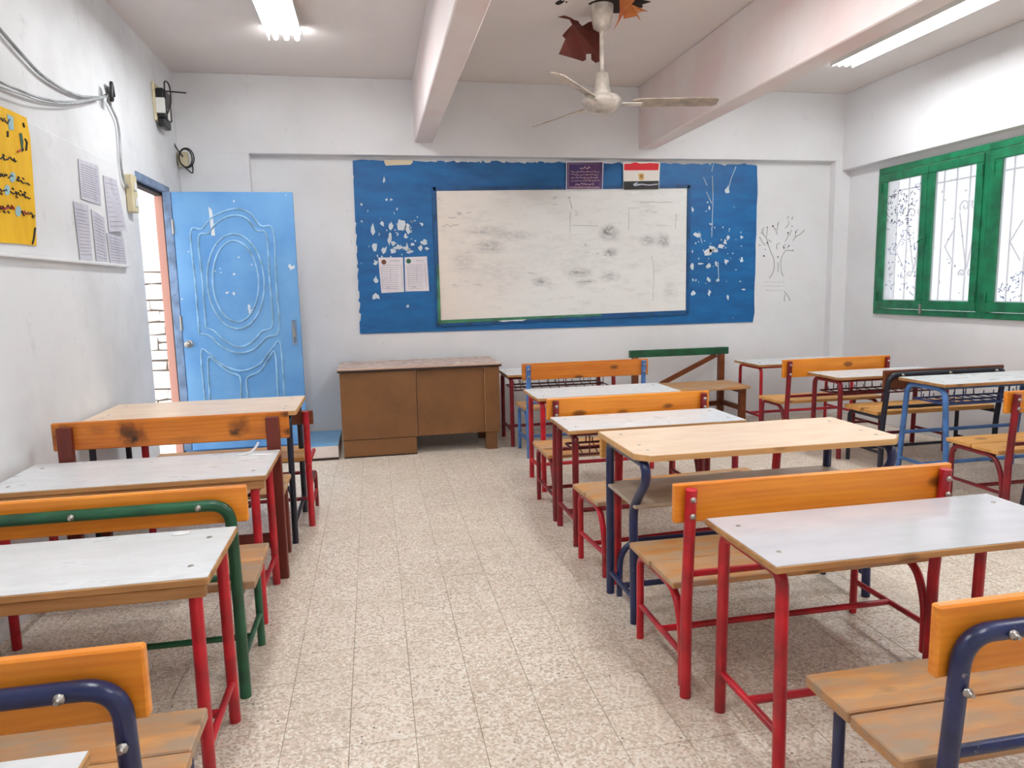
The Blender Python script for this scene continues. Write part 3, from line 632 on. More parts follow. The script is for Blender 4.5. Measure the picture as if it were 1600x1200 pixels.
# ------------------------------------------------------------------ left wall: poster, papers, cables, boxes
XP = XL+.018
def lsheet(name, label, px, mat, grp, th=.003, lift=0.0, lines=0, lmat='paleink'):
    pts = [at(x, y, 0, XP+.001) for x, y in px]
    if lift: pts[2].x += lift
    t = thing(name, label, 'paper' if name == 'wall_paper' else 'poster', (pts[2]+pts[3])/2, grp)
    MB().prism(pts, (th, 0, 0)).build('sheet', mat, t)
    if lines:
        b = MB(); P = [p+Vector((th+.001, 0, 0)) for p in pts]
        for i in range(lines):
            f = .12+.78*i/(lines-1); a = P[0].lerp(P[3], f); c = P[1].lerp(P[2], f); e = random.uniform(.78, .93)
            b.tube([a.lerp(c, .09), a.lerp(c, e)], .0013, 4)
        tag(b.build('print_lines', M[lmat], t), kind='stuff')
    return t
G = 'printed papers taped to the left wall'
lsheet('wall_paper', 'printed grey paper, uppermost of the papers beside the poster', [(121.5, 248), (153, 259), (157.5, 321), (126.5, 310.5)], M['greypaper'], G, lines=14)
lsheet('wall_paper', 'curling grey paper nearest the light switch', [(160.5, 274), (181, 281), (190, 361), (170, 362)], M['greypaper'], G, lift=.03, lines=10)
lsheet('wall_paper', 'printed paper at bottom left of the taped papers', [(114, 314.5), (137, 321), (144, 406.5), (125, 406.5)], M['greypaper'], G, lines=14)
lsheet('wall_paper', 'narrow printed paper in the middle of the lower taped papers', [(142, 327), (162, 340), (168, 412), (150.5, 408)], M['greypaper'], G, lines=13)
lsheet('wall_paper', 'printed paper at bottom right of the taped papers', [(166, 364), (192.5, 372), (197, 413), (172, 411)], M['greypaper'], G, lines=9)
pp = [(-34, 152), (12, 171), (40, 184), (46, 215), (50, 270), (54, 330), (56, 384), (30, 381), (-34, 377)]
pts = [at(x, y, 0, XP+.001) for x, y in pp]
po = thing('yellow_poster', 'yellow handwritten poster on the left wall', 'poster', (XL, 3.9, 1.76)); MB().prism(pts, (.004, 0, 0)).build('card', M['yellow'], po)
XT = XP+.007
def lq(name, px, mat, x=XT-.0005): return MB().prism([at(a, c, 0, x) for a, c in px], (.001, 0, 0)).build(name, mat, po)
M['paleblue'] = plain('pale_blue_paper', (160, 200, 206), .7)
lq('blue_patch', [(11, 178), (20.5, 183), (21.5, 203), (14, 203)], M['paleblue'])
for (cx, cy) in ((19.5, 277), (11, 297), (28.5, 330)):
    lq('pale_dot', [(cx+4.6*math.cos(q*.628), cy+8.5*math.sin(q*.628)) for q in range(10)], M['paleblue'])
lq('green_drawing', [(30, 208), (34, 208), (36.5, 222), (35.5, 235), (33.5, 234), (32, 221)], M['green'])
b = MB()
for i, (x0, x1, y, dy, h) in enumerate([(-20, 8, 186, 4, 5), (-25, 27, 243, 9, 4), (-25, 17, 272, 5, 3.5), (26, 43, 281, 6, 3.2), (16, 45, 300, 9, 4), (-25, 8, 296, 3, 3), (-25, 23, 322, 4, 5), (33, 47, 331, 4, 3.2)]):
    rr = random.Random(40+i); x = x0
    while x < x1:
        l = rr.uniform(4, 10); n = 5; P = []
        for q in range(n): P.append(at(x+l*q/(n-1), y+dy*(x+l*q/(n-1)-x0)/(x1-x0)+rr.choice([0, 0, -h, h*.4, -.4*h]), 0, XT+.001))
        b.tube(smooth(P, 3), .003, 4)
        if rr.random() < .6:
            P = at(x+l*.5, y+dy*(x-x0)/(x1-x0)+rr.choice([-1.5*h, 1.2*h]), 0, XT+.001); b.tube([P, P+Vector((0, .012, -.004))], .0045, 4)
        x += l+rr.uniform(.5, 2)
for pl_ in (((35, 236), (36, 232)), ((39, 217), (42, 222), (41, 235)), ((12, 205), (12, 214)), ((36, 192), (38, 199)), ((55, 356), (53, 372), (51, 381))): b.tube([at(x, y, 0, XT+.001) for x, y in pl_], .005, 4)
tag(b.build('handwriting', M['ink'], po), kind='stuff')
b = MB()
for pl_ in (((28, 237), (33, 234)), ((0, 322), (6, 327), (14, 324)), ((34, 330), (44, 334)), ((18, 321), (22, 327))): b.tube([at(x, y, 0, XT+.003) for x, y in pl_], .0045, 4)
tag(b.build('red_handwriting', M['red'], po), kind='stuff')

def cable(name, label, px, r, plane, ax=0, mat='cable', cat='cable', grp=None):
    P = smooth([at(x, y, ax, plane) for x, y in px], 6); return tag(MB().tube(P, r, 8).build(name, M[mat]), label, cat, grp)
XC = XL+.02
cable('wall_cable', 'upper grey cable sagging along the left wall to the wire knot', [(-20, 22), (0, 46), (35, 86), (65, 117), (100, 140), (130, 151), (158, 152), (166, 148)], .009, XC)
cable('wall_cable', 'lower grey cable sagging above the yellow poster', [(-20, 118), (0, 128), (28, 140), (60, 152), (95, 159), (125, 158), (150, 154), (166, 150)], .007, XC+.012)
cable('wall_cable', 'thin grey cable running just under the lower sagging cable', [(-20, 130), (0, 136), (30, 146), (70, 159), (110, 162), (140, 157), (164, 152)], .005, XC+.03)
cable('wall_cable', 'twisted white wire running down the wall to the light switch', [(170, 160), (177, 174), (183, 188), (186, 205), (188, 230), (189, 255), (192, 275), (195, 286), (201, 294)], .008, XC)
t = thing('wire_knot', 'taped black and white knot of wires on the left wall', 'wire', at(169, 152, 0, XC))
b = MB(); rr = random.Random(3); c = at(169, 150, 0, XC+.02)
b.tube(smooth([c+Vector((rr.uniform(-.012, .02), rr.uniform(-.035, .035), rr.uniform(-.06, .08))) for _ in range(9)], 4), .009, 7); b.build('white_wire', M['cable'], t)
b = MB(); b.tube(smooth([c+Vector((.02+rr.uniform(-.01, .01), rr.uniform(-.03, .03), rr.uniform(-.05, .09))) for _ in range(6)], 4), .012, 7); b.build('tape_wrap', M['blackplastic'], t)
# switch
q = at(207, 303, 0, XL+.03)
t = thing('light_switch', 'cream plastic light switch box beside the doorway', 'switch', (XL, q.y, q.z-.13))
MB().box((XL+.002, q.y-.055, q.z-.13), (XL+.05, q.y+.055, q.z+.13), .006).build('switch_box', M['cream'], t)
for zz in (-.06, .05): MB().box((XL+.05, q.y-.025, q.z+zz-.03), (XL+.058, q.y+.025, q.z+zz+.03), .003).build('rocker', M['housing'], t)
q = at(271.5, 250, 1, YF); q.x = max(q.x, XL+.046); t = thing('junction_box', 'cream junction box under the black coil of cable', 'box', (q.x, YF, q.z-.065))
MB().box((q.x-.042, YF-.045, q.z-.065), (q.x+.042, YF-.001, q.z+.065), .006).build('box_body', M['cream'], t); MB().box((q.x-.035, YF-.051, q.z-.056), (q.x+.035, YF-.045, q.z+.056), .004).build('lid', M['cream'], t)
# network device in the corner
q = at(258, 168, 0, XL+.06); t = thing('network_device', 'black electronic device with antennas high in the corner', 'electronics', (XL, q.y, q.z-.17))
y0, y1, zc = q.y-.11, q.y+.11, q.z
MB().box((XL+.001, y0-.02, zc-.13), (XL+.02, y1+.02, zc+.17), .004).build('back_plate', M['cream'], t)
MB().box((XL+.02, y0, zc-.10), (XL+.085, y1, zc+.13), .01).build('body', M['blackplastic'], t)
MB().box((XL+.02, y0-.016, zc-.07), (XL+.09, y0, zc+.05), .003).build('side_clip', M['housing'], t); MB().box((XL+.085, y0+.06, zc-.11), (XL+.098, y0+.10, zc-.02), .003).build('side_clip', M['housing'], t)
MB().box((XL+.02, y0+.01, zc-.17), (XL+.075, y1-.02, zc-.1), .01).build('lower_block', M['blackplastic'], t)
b = MB(); b.tube(smooth([(XL+.09, y0+.02, zc+.05), (XL+.10, y0-.01, zc+.17), (XL+.12, y0+.05, zc+.16), (XL+.12, y0+.06, zc+.03), (XL+.09, y0+.05, zc-.06)], 5), .006, 6); b.tube([(XL+.08, y0+.03, zc+.11), (XL+.25, y0+.03, zc+.10)], .006, 6); b.build('antenna_wires', M['blackplastic'], t)
b = MB(); P = [at(x, y, 1, YF-.08) for x, y in ((264, 192), (267, 207), (272, 224), (279, 236), (286, 245))]; b.tube(smooth(P, 4), .006, 6)
c = at(290, 247, 1, YF-.075)
for k_ in range(2): b.tube([(c.x+(.055+.008*k_)*math.cos(a)+.01*k_, YF-.075-.012*k_, c.z+(.078+.006*k_)*math.sin(a)) for a in [2*math.pi*i/24 for i in range(25)]], .006, 6)
b.tube(smooth([(c.x-.04, YF-.08, c.z-.05), (c.x+.01, YF-.08, c.z-.10), (c.x+.05, YF-.08, c.z-.13), (c.x+.055, YF-.08, c.z-.06)], 4), .006, 6)
tag(b.build('cable_coil', M['blackplastic']), 'black cable coiled below the corner device', 'cable')

# ------------------------------------------------------------------ ceiling fan and peeled paint
fp = at(940, 10, 2, ZC-.005); FX, FY = fp.x, fp.y
hubz = at(938, 168, 1, FY).z
fn = thing('ceiling_fan', 'cream ceiling fan with three blades hanging between the beams', 'fan', (FX, FY, hubz))
MB().lathe([(.085, ZC-.002), (.082, ZC-.05), (.06, ZC-.15), (.03, ZC-.17)], (FX, FY, 0), 24).build('canopy', M['fan'], fn)
MB().tube([(FX, FY, ZC-.16), (FX, FY, hubz+.14)], .017, 10).build('downrod', M['fan'], fn)
MB().lathe([(.03, hubz+.24), (.046, hubz+.235), (.058, hubz+.12), (.075, hubz+.08)], (FX, FY, 0), 24).build('lower_canopy', M['fan'], fn)
MB().lathe([(.06, hubz+.09), (.13, hubz+.07), (.148, hubz+.045), (.145, hubz+.025), (.10, hubz-.03), (.05, hubz-.045), (.01, hubz-.047)], (FX, FY, 0), 28).build('motor', M['fan'], fn)
for ang in (-8, 112, 232):
    a = math.radians(ang); ux, uy = math.cos(a), math.sin(a); R_ = Matrix(((ux, -uy, 0), (uy, ux, 0), (0, 0, 1)))
    tip = .85; sh = [(.22, -.035), (.30, -.05), (tip-.03, -.052), (tip, -.03), (tip, .03), (tip-.03, .05), (.30, .05), (.22, .035)]
    pts = [R_ @ Vector((x, y, .03-.32*y))+Vector((FX, FY, hubz)) for x, y in sh]
    bo = MB().prism(pts, (0, 0, .006)).build('blade', M['fanblade'], fn)
    MB().prism([R_ @ Vector((x, y, .026-.2*y))+Vector((FX, FY, hubz)) for x, y in ((.12, -.022), (.29, -.022), (.29, .022), (.12, .022))], (0, 0, -.008)).build('blade_arm', M['fan'], bo)

def flake(name, label, polyc, mat, yoff, folds):
    """polyc: outline in the 200x110 ceiling crop, hanging in an upright plane below the ceiling"""
    top_ = min(p[1] for p in polyc); ref = at(860+sum(p[0] for p in polyc)/len(polyc)/8, top_/8, 2, ZC-.002); yy = ref.y+yoff
    pts = [at(860+x/8, y/8, 1, yy) for x, y in polyc]
    zt = max(p.z for p in pts); dz = ZC-.001-zt
    out = []
    for p in pts:
        h = (zt-p.z); out.append(Vector((p.x, yy-.10*h-folds*math.sin(p.x*26)*.02, p.z+dz)))
    return tag(MB().prism(out, (0, .004, 0)).build(name, mat), label, 'paint flake')
flake('paint_flake', 'large rust red flake of paint hanging from the ceiling beside the fan', [(95, 220), (170, 215), (240, 245), (300, 268), (355, 270), (370, 300), (405, 330), (440, 310), (480, 285), (560, 275), (640, 280), (645, 450), (580, 440), (640, 475), (645, 790), (600, 805), (545, 820), (500, 770), (500, 695), (445, 690), (440, 765), (400, 785), (250, 755), (97, 700), (175, 515), (140, 470), (180, 420), (265, 330), (230, 270)], M['flake'], 0, 1)
flake('paint_flake', 'small orange and red curled paint flake right of the fan mount', [(850, -30), (1120, -30), (1020, 90), (1120, 130), (1205, 195), (1150, 180), (1090, 200), (1130, 300), (1085, 235), (895, 300), (890, 240), (840, 330), (770, 440), (830, 300), (850, 190)], M['flakeorange'], -.06, 1)
b = MB(); rr = random.Random(8)
c = Vector((FX+.06, FY-.02, ZC)); b.prism([(c.x+.27*math.cos(a)*rr.uniform(.6, 1.1)+.05, c.y+.16*math.sin(a)*rr.uniform(.7, 1.1), ZC-.0015) for a in [2*math.pi*i/18 for i in range(18)]], (0, 0, .001)); b.build('bare_patch', M['bare'], ce)
for (px, py, rx) in ((873, 4, .03), (880, 2, .012), (885, 3, .01), (997, 10, .012)):
    q = at(px, py, 2, ZC); MB().prism([(q.x+rx*math.cos(a)*rr.uniform(.6, 1.1), q.y+rx*1.5*math.sin(a)*rr.uniform(.6, 1.1), ZC-.0015) for a in [2*math.pi*i/9 for i in range(9)]], (0, 0, .001)).build('bare_spot', M['bare'], ce)

# ------------------------------------------------------------------ furniture
def planks(t, x0, x1, y0, y1, z, mat, th=.026, n=2, gap=.008):
    w = (y1-y0-gap*(n-1))/n
    for i in range(n):
        a = y0+i*(w+gap); dz = random.uniform(-.003, .001)
        MB().box((x0+random.uniform(-.008, .004), a, z-th+dz), (x1+random.uniform(-.004, .008), a+w, z+dz), .004).build('seat_plank', mat, t)
def bolt(t, x, y, z, mat='steel'):
    MB().lathe([(.011, 0), (.011, -.006), (.005, -.008), (.005, -.018)], (x, y, z), 8, 'Y').build('bolt', M[mat], t)
def bench_post(label, x0, x1, yp, yf, col, zs=.42, zb=.80, zb0=.66, back='orange', seat='seat', rp=.021, over=.05, group='benches with a plank backrest', seatover=.03, low=.15, pin=0.0):
    """bench whose backrest is bolted to two upright posts"""
    t = thing('school_bench', label, 'bench', ((x0+x1)/2, (yp+yf)/2, 0), group); m = M[col]
    planks(t, x0-seatover, x1+seatover, yp+.045, yf+.03, zs, M[seat])
    bk = MB().box((x0-over, yp-.008, zb0), (x1+over, yp+.018, zb), .004).build('backrest', M[back], t)
    for x in (x0, x1):
        xp = x+(pin if x == x0 else -pin)
        MB().tube([(xp, yp-.005, 0), (xp, yp-.005, .36), (xp, yp-.034, zb-.012)], rp, 10).build('back_post', m, t)
        MB().tube(fillet([(x, yf, 0), (x, yf, zs-.045), (x, yp+.09, zs-.045), (x, yp+.028, zs-.18), (x, yp+.022, .03)], .07), .016, 10).build('leg_frame', m, t)
        MB().tube([(x, yf, low), (x, yp, low)], .012, 8).build('side_rail', m, t)
        for z in (zb0+.035, zb-.045): bolt(t, xp, yp-.048, z)
    MB().tube([(x0, (yp+yf)/2, low), (x1, (yp+yf)/2, low)], .013, 8).build('crossbar', m, t)
    MB().tube([(x0, yp-.008, zs+.05), (x1, yp-.008, zs+.05)], .013, 8).build('back_crossbar', m, t)
    return t
def bench_rail(label, x0, x1, yp, yf, col, zs=.44, zr=.745, zb=.81, zb0=.67, back='orange', seat='seat', rp=.021, over=.04, group='benches with a bent tube back rail', seatover=.05, low=.14, lean=.024):
    """bench whose backrest is held by one bent tube running over it"""
    t = thing('school_bench', label, 'bench', ((x0+x1)/2, (yp+yf)/2, 0), group); m = M[col]
    planks(t, x0-seatover, x1+seatover, yp+.04, yf+.05, zs, M[seat], .034)
    MB().box((x0-over, yp+.024-lean, zb0), (x1+over, yp+.052-lean, zb), .005).build('backrest', M[back], t)
    MB().tube(fillet([(x0, yp, 0), (x0, yp, .35), (x0, yp-lean, zr), (x1, yp-lean, zr), (x1, yp, .35), (x1, yp, 0)], .075, 8), rp, 12).build('back_frame', m, t)
    for x in (x0, x1):
        MB().tube(fillet([(x, yf, 0), (x, yf, zs-.045), (x, yp, zs-.045)], .06), .016, 10).build('leg_frame', m, t)
        MB().tube([(x, yf, low), (x, yp, low)], .012, 8).build('side_rail', m, t)
    for x in (x0+.10, x1-.10, (x0+x1)/2): bolt(t, x, yp-.022-lean, zr)
    for x in (x0, x1): bolt(t, x, yp-.042, zr-.12)
    MB().tube([(x0, yp, zs+.035), (x1, yp, zs+.035)], .014, 8).build('back_crossbar', m, t)
    MB().tube([(x0, (yp+yf)/2, low), (x1, (yp+yf)/2, low)], .013, 8).build('crossbar', m, t)
    return t
def basket(t, x0, x1, y0, y1, z, ztop, mat):
    b = MB(); r = .004
    for (a, c) in (((x0, y0), (x1, y0)), ((x0, y1), (x1, y1)), ((x0, y0), (x0, y1)), ((x1, y0), (x1, y1)), ((x0, (y0+y1)/2), (x1, (y0+y1)/2))): b.tube([(a[0], a[1], z), (c[0], c[1], z)], .007, 6)
    n = int((x1-x0)/.085)
    for i in range(n):
        x = x0+(x1-x0)*(i+.2)/n; b.tube([(x, y0, z), (x+.06, y1, z), (x+.06, y1, z+.03)], r, 5)
    for x in (x0+.06, (x0+x1)/2-.04, x1-.14):
        for y in (y0, y1): b.tube(fillet([(x, y, ztop), (x, y, z), (x+.07, y, z), (x+.07, y, ztop)], .012, 3), r, 5)
    b.build('wire_basket', mat, t)
def desk(label, x0, x1, y0, y1, z, col, topm='white', bask=None, splay=0.0, r=.0195, inset=.05, low=.15, group='two seat desks with tube legs', edge='edge', bend=.05, screws=True, basket_mat='wire', apron=False, mid=None):
    t = thing('school_desk', label, 'desk', ((x0+x1)/2, (y0+y1)/2, 0), group); m = M[col]
    tp = MB().box((x0, y0, z-.024), (x1, y1, z-.002), .003).build('tabletop', M[edge], t)
    MB().box((x0+.003, y0+.003, z-.0022), (x1-.003, y1-.003, z)).build('laminate_sheet', M[topm], tp)
    if screws:
        for x in (x0+.07, x1-.07):
            for y in (y0+.1, y1-.1): MB().lathe([(.0095, 0), (.008, .0016), (.002, .0012)], (x, y, z), 8).build('screw', M['steel'], tp)
    zt = z-.024-r
    for x in (x0+inset, x1-inset):
        MB().tube(fillet([(x, y0+.035-splay, 0), (x, y0+.045, zt), (x, y1-.045, zt), (x, y1-.035+splay, 0)], bend), r, 10).build('leg_frame', m, t)
        MB().tube([(x, y0+.035-splay*.8, low), (x, y1-.035+splay*.8, low)], .013, 8).build('side_rail', m, t)
    MB().tube([(x0+inset, (y0+y1)/2, low), (x1-inset, (y0+y1)/2, low)], .0145, 8).build('crossbar', m, t)
    MB().tube([(x0+inset, y0+.1, zt), (x1-inset, y0+.1, zt)], .012, 8).build('top_rail', m, t)
    if mid: MB().tube([(x0+inset, y1-.04+splay*.5, mid), (x1-inset, y1-.04+splay*.5, mid)], .014, 8).build('middle_rail', m, t)
    if apron: MB().box((x0+.03, y0+.006, z-.062), (x1-.012, y0+.03, z-.0245), .003).build('apron', M['edge'], t)
    if bask: basket(t, x0+inset+.03, x1-inset-.03, y0+.06, y1-.08, z-.155, z-.03, M[basket_mat])
    return t

# --- middle row, from the viewer to the front
bench_rail('worn bench with a navy tube rail in the lower right corner', 1.20, 2.25, 1.24, 1.60, 'navy', zs=.42, zr=.745, zb=.80, zb0=.635, seatover=.07, seat='seatworn')
desk('large pale grey desk with bright red legs at right foreground', 1.085, 2.215, 1.745, 2.185, .697, 'red', 'grey')
bench_post('red bench with a bright orange plank behind the large grey desk', 1.055, 2.075, 2.265, 2.71, 'red', back='orange')
# beech desk with S legs and shelf
def beech_desk(label, x0, x1, y0, y1, z, shelf, scurve):
    t = thing('school_desk', label, 'desk', ((x0+x1)/2, (y0+y1)/2, 0), 'beech topped desks'); m = M['black' if not scurve else 'navy']
    c = .055 if scurve else .01
    pl = [(x0+c, y0), (x1-c, y0), (x1, y0+c), (x1, y1), (x0, y1), (x0, y0+c)]
    tp = MB().prism([(a, b_, z-.026) for a, b_ in pl], (0, 0, .024)).build('tabletop', M['beechedge'], t)
    cx, cy = (x0+x1)/2, (y0+y1)/2
    MB().prism([(cx+(a-cx)*.994, cy+(b_-cy)*.985, z-.0022) for a, b_ in pl], (0, 0, .0022)).build('laminate_sheet', M['beech'], tp)
    for x in (x0+.08, x1-.08):
        for y in (y0+.1, y0+.2, y1-.1): MB().lathe([(.009, 0), (.007, .0016), (.002, .0012)], (x, y, z), 8).build('screw', M['steel'], tp)
    for x in (x0+.045, x1-.045):
        if scurve:
            MB().tube(smooth([(x, y0+.16, 0), (x, y0+.17, .3), (x, y0+.175, z-.30), (x, y0+.13, z-.22), (x, y0+.045, z-.13), (x, y0+.035, z-.075), (x, y0+.06, z-.045)], 6), .02, 12).build('leg', m, t)
            MB().tube(fillet([(x, y1-.045, 0), (x, y1-.045, z-.045), (x, y0+.06, z-.045)], .05), .02, 12).build('leg', m, t)
        else:
            MB().tube(fillet([(x, y0-.03, 0), (x, y0+.02, z-.046), (x, y1-.1, z-.046)], .04), .018, 12).build('leg', m, t)
            MB().tube(fillet([(x, y1-.03, 0), (x, y1-.03, z-.046), (x, y1-.1, z-.046)], .04), .018, 12).build('leg', m, t)
        MB().tube([(x, y0+(.16 if scurve else -.02), .11), (x, y1-.04, .11)], .013, 8).build('side_rail', m, t)
    ya = y1-.09
    if scurve:
        MB().tube(fillet([(x0+.075, ya, 0), (x0+.08, ya, .27), (x1-.08, ya, .27), (x1-.075, ya, 0)], .12, 8), .015, 10).build('footrest_arch', m, t)
        MB().tube([(x0+.045, ya-.13, .11), (x1-.045, ya-.13, .11)], .014, 8).build('crossbar', m, t)
    else:
        MB().tube(fillet([(x0+.13, y1+.01, 0), (x0+.13, y1-.02, .2), (x1-.13, y1-.02, .2), (x1-.13, y1+.01, 0)], .1, 8), .014, 10).build('footrest_arch', m, t)
    if shelf:
        MB().box((x0+.03, y0+.12, shelf-.018), (x1-.03, y1-.02, shelf), .004).build('shelf', M['shelf'], t)
    return t
beech_desk('beech topped desk with curved navy legs and a lower shelf', 1.035, 2.285, 2.68, 3.215, .80, .555, True)
bench_post('red bench with a pale plank pushed against the curved leg desk', 1.08, 2.085, 3.30, 3.67, 'red', back='seatnew', zb=.772, zb0=.655, pin=.055, over=.03).rotation_euler.z = math.radians(4)
desk('white desk with red legs and a wire basket in front of the beech desk', 1.045, 2.135, 3.78, 4.22, .69, 'darkred', 'white', bask=True)
bench_post('red bench with a knotted plank between two white desks', 1.095, 2.09, 4.285, 4.76, 'darkred', back='orange', zb=.795, zb0=.66)
desk('white desk with red legs in front of the knotted plank bench', 1.125, 2.23, 4.9, 5.385, .70, 'red', 'white')
bench_post('bench with blue posts and an orange plank near the front wall', 1.29, 2.34, 5.97, 6.37, 'blue', back='amber', zb=.835, zb0=.69, zs=.44)
desk('white desk with dark red legs and a basket right of the teacher desk', 1.19, 2.29, 6.42, 6.97, .685, 'darkred', 'white', bask=True)

# --- wooden bench with green rail against the front wall (faces the viewer)
t = thing('wooden_bench', 'brown wooden bench with a dark green top rail against the front wall', 'bench', (3.1, 6.75, 0))
bx0, bx1, yb = 2.60, 3.66, 7.0
MB().box((bx0, yb-.02, .735), (bx1+.05, yb+.03, .81), .005).build('top_rail', M['green'], t)
for x in (bx0+.03, bx1-.06): MB().box((x, yb-.03, 0), (x+.06, yb+.03, .74), .004).build('back_leg', M['brownw'], t)
for x in (bx0+.0, bx1-.06): MB().box((x-.005, 6.50, 0), (x+.055, 6.56, .43), .004).build('front_leg', M['brownw'], t)
a, c = Vector((bx0+.35, yb, .44)), Vector((bx1-.08, yb, .73)); dd = (c-a).normalized(); nn = Vector((-dd.z, 0, dd.x))*.025
MB().prism([a+nn, c+nn, c-nn, a-nn], (0, .02, 0)).build('brace', M['brownw'], t)
planks(t, bx0-.06, bx1+.03, 6.47, 6.97, .46, M['seat'], .03)
for x in (bx0+.03, bx1-.03): MB().box((x-.02, 6.56, .2), (x+.02, yb-.03, .25), .004).build('side_stretcher', M['brownw'], t); MB().box((x-.02, 6.56, .38), (x+.02, yb-.03, .43), .004).build('seat_bearer', M['brownw'], t)
MB().box((bx0+.05, yb-.01, .18), (bx1-.05, yb+.015, .23), .004).build('back_stretcher', M['brownw'], t)

# --- window row
desk('narrow white desk with thin red legs against the front wall', 3.73, 4.85, 6.40, 6.90, .675, 'red', 'white', r=.016)
bench_post('red bench with an orange plank in the far right corner', 3.6, 4.58, 5.70, 6.10, 'darkred', back='orange', seat='seatnew', zb=.80, zb0=.64)
desk('white desk with dark red legs and a basket near the corner column', 3.74, 4.86, 5.18, 5.62, .695, 'darkred', 'white', bask=True, bend=.06)
bench_rail('black framed bench with a brown plank and black rail', 3.86, 4.90, 4.80, 5.19, 'black', zs=.465, zr=.762, zb=.795, zb0=.65, back='brownw', seat='seatnew', over=.02, seatover=.02, lean=.05)
desk('white desk with light blue splayed legs and a wire basket', 3.885, 5.02, 4.235, 4.685, .756, 'blue', 'white', bask=True, splay=.05, bend=.08, basket_mat='wireblue', low=.13, mid=.33)
bench_post('red bench with an orange plank cut by the right edge of the picture', 3.805, 4.83, 3.62, 4.05, 'darkred', back='orange', seat='seatnew', zb=.80, zb0=.665)
desk('desk with a navy leg just entering at the right edge', 3.83, 4.93, 3.05, 3.53, .70, 'black', 'white', splay=.08)

# --- wall row on the left, from the viewer to the front
desk('white desk corner at the bottom left edge of the picture', -1.63, -.53, .84, 1.29, .70, 'red', 'white')
bench_rail('bench with a navy tube rail and orange plank at bottom left', -1.56, -.525, 1.46, 1.82, 'navy', zs=.42, zr=.735, zb=.80, zb0=.645, back='orange', over=.04, seat='seatworn')
desk('grey white desk with red legs between the navy bench and green bench', -1.63, -.495, 2.06, 2.51, .70, 'red', 'white', apron=True)
bench_rail('bench with a green tube rail and orange plank', -1.55, -.535, 2.63, 3.03, 'green', zs=.435, zr=.752, zb=.808, zb0=.675, back='orange', over=.055, seat='seatworn')
desk('white desk with red legs beside the all wooden bench', -1.63, -.495, 3.2, 3.72, .70, 'red', 'white', bask=True, inset=.06, apron=True)
t = thing('wooden_bench', 'all wooden bench with a dark knotted backrest on wooden posts', 'bench', (-1.0, 3.95, 0))
bk = MB().box((-1.57, 3.775, .745), (-.455, 3.80, .885), .006).build('backrest', M['knotted'], t)
for x in (-1.535, -.565): MB().box((x, 3.735, 0), (x+.065, 3.775, .865), .004).build('back_post', M['brownleg'], t)
planks(t, -1.57, -.51, 3.80, 4.2, .45, M['seat'])
for x in (-1.52, -.575): MB().box((x, 4.12, 0), (x+.045, 4.165, .424), .004).build('front_leg', M['brownleg'], t); MB().box((x+.005, 3.775, .36), (x+.04, 4.12, .42), .004).build('seat_bearer', M['brownleg'], t)
MB().box((-1.5, 3.75, .17), (-.55, 3.77, .25), .004).build('stretcher', M['brownleg'], t)
beech_desk('beech topped desk with straight black legs nearest the blue door', -1.64, -.475, 4.31, 4.93, .80, None, False)
# red bench partly under the beech desk
t = thing('school_bench', 'red bench half hidden under the desk nearest the blue door', 'bench', (-.95, 4.8, 0))
m = M['red']
for x in (-1.40, -.448):
    MB().tube([(x, 4.585, 0), (x, 4.585, .745)], .021, 10).build('back_post', m, t)
    MB().tube([(x, 4.54, .405), (x, 5.0, .405)], .014, 8).build('seat_bracket', m, t)
    MB().tube(fillet([(x, 5.02, 0), (x, 5.02, .25), (x, 4.6, .25)], .03), .013, 8).build('leg_frame', M['darkred'], t)
    MB().tube([(x, 4.585, .12), (x, 5.02, .12)], .012, 8).build('side_rail', m, t)
MB().tube([(-1.40, 5.02, .245), (-.448, 5.02, .245)], .013, 8).build('crossbar', M['darkred'], t)
MB().tube([(-1.40, 4.8, .12), (-.448, 4.8, .12)], .013, 8).build('crossbar', M['darkred'], t)
MB().box((-1.46, 4.607, .66), (-.405, 4.63, .748), .004).build('backrest', M['brownw'], t)
planks(t, -1.44, -.475, 4.62, 5.0, .446, M['seatnew'])

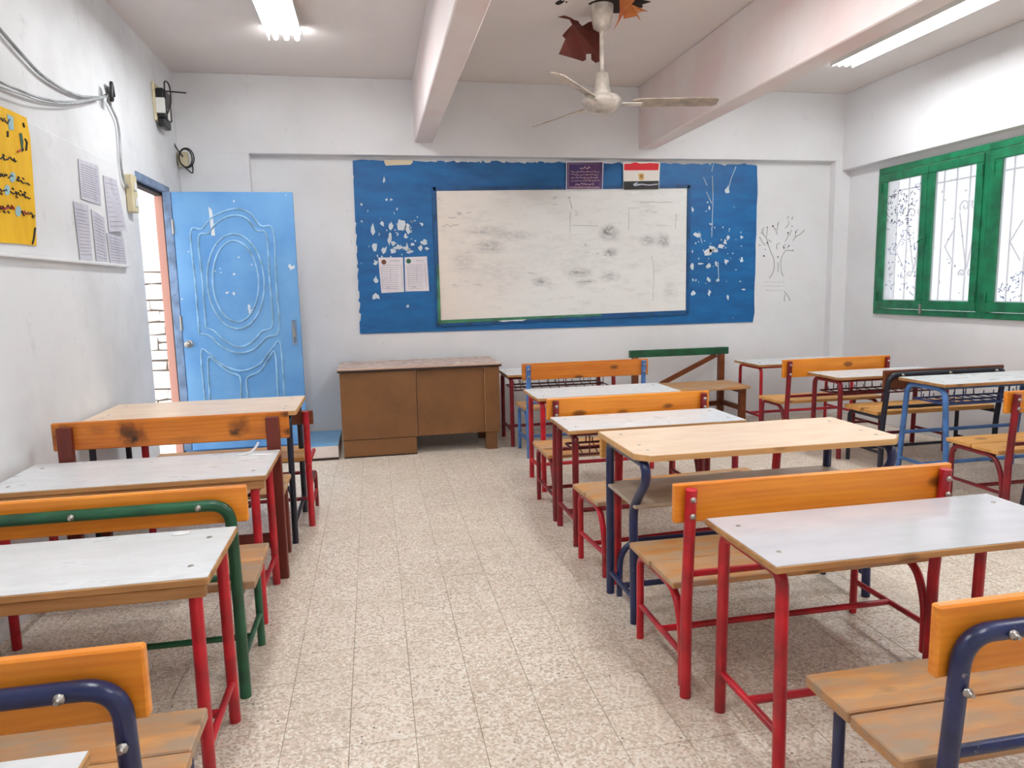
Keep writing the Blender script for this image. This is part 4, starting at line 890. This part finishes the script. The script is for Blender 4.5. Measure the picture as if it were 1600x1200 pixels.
# --- teacher desk
t = thing('teacher_desk', 'brown wooden teacher desk with a dark edged top below the board', 'desk', (.4, 6.75, 0))
y0, y1 = 6.40, 7.04
MB().box((-.335, y0-.02, .775), (1.135, y1+.03, .792), .003).build('top_edge', M['desk_dark'], t)
MB().box((-.335, y0-.02, .792), (1.135, y1+.03, .806), .003).build('tabletop', M['desk_top'], t)
MB().box((-.318, y0, .165), (.352, y1, .775), .003).build('pedestal', M['desk_brown'], t)
MB().box((-.312, y0+.004, .002), (.338, y1, .162), .003).build('plinth', M['desk_brown'], t)
MB().box((-.312, y0-.001, 0), (.338, y0+.01, .012)).build('base_strip', M['desk_dark'], t)
MB().box((.355, y0+.014, .165), (.972, y0+.034, .775), .002).build('modesty_panel', M['desk_brown'], t)
MB().box((.975, y0, .165), (1.115, y1, .775), .003).build('side_stile', M['desk_brown'], t)
MB().box((.972, y0-.001, .17), (.978, y0+.002, .77)).build('light_edge', M['edge'], t)
for y in (y0+.01, y1-.11): MB().box((.985, y, 0), (1.085, y+.1, .165), .004).build('leg', M['desk_brown'], t)
# --- scraps on the left desks
q = at(283, 833, 2, .702); b = MB(); rk = random.Random(6)
b.prism([(q.x+.03*math.cos(a)*rk.uniform(.7, 1.1), q.y+.022*math.sin(a)*rk.uniform(.7, 1.1), .7005) for a in [2*math.pi*i/11 for i in range(11)]], (0, 0, .002))
tag(b.build('paper_scrap', M['whitepaint']), 'small white scrap lying flat on the desk behind the navy bench', 'paper')
q = at(408, 703, 2, .702)+Vector((-.03, -.08, 0)); b = MB()
pts = [Vector((q.x-.07, q.y-.02, .704)), Vector((q.x-.02, q.y-.005, .707)), Vector((q.x+.01, q.y+.01, .725)), Vector((q.x+.03, q.y+.02, .755))]
b.tube(smooth(pts, 5), .006, 6); b.prism([(q.x-.03, q.y-.03, .7005), (q.x+.09, q.y-.05, .7005), (q.x+.10, q.y-.02, .7005), (q.x, q.y, .7005)], (0, 0, .003))
tag(b.build('paper_scrap', M['whitepaint']), 'twisted white paper scrap on the desk beside the wooden bench', 'paper')
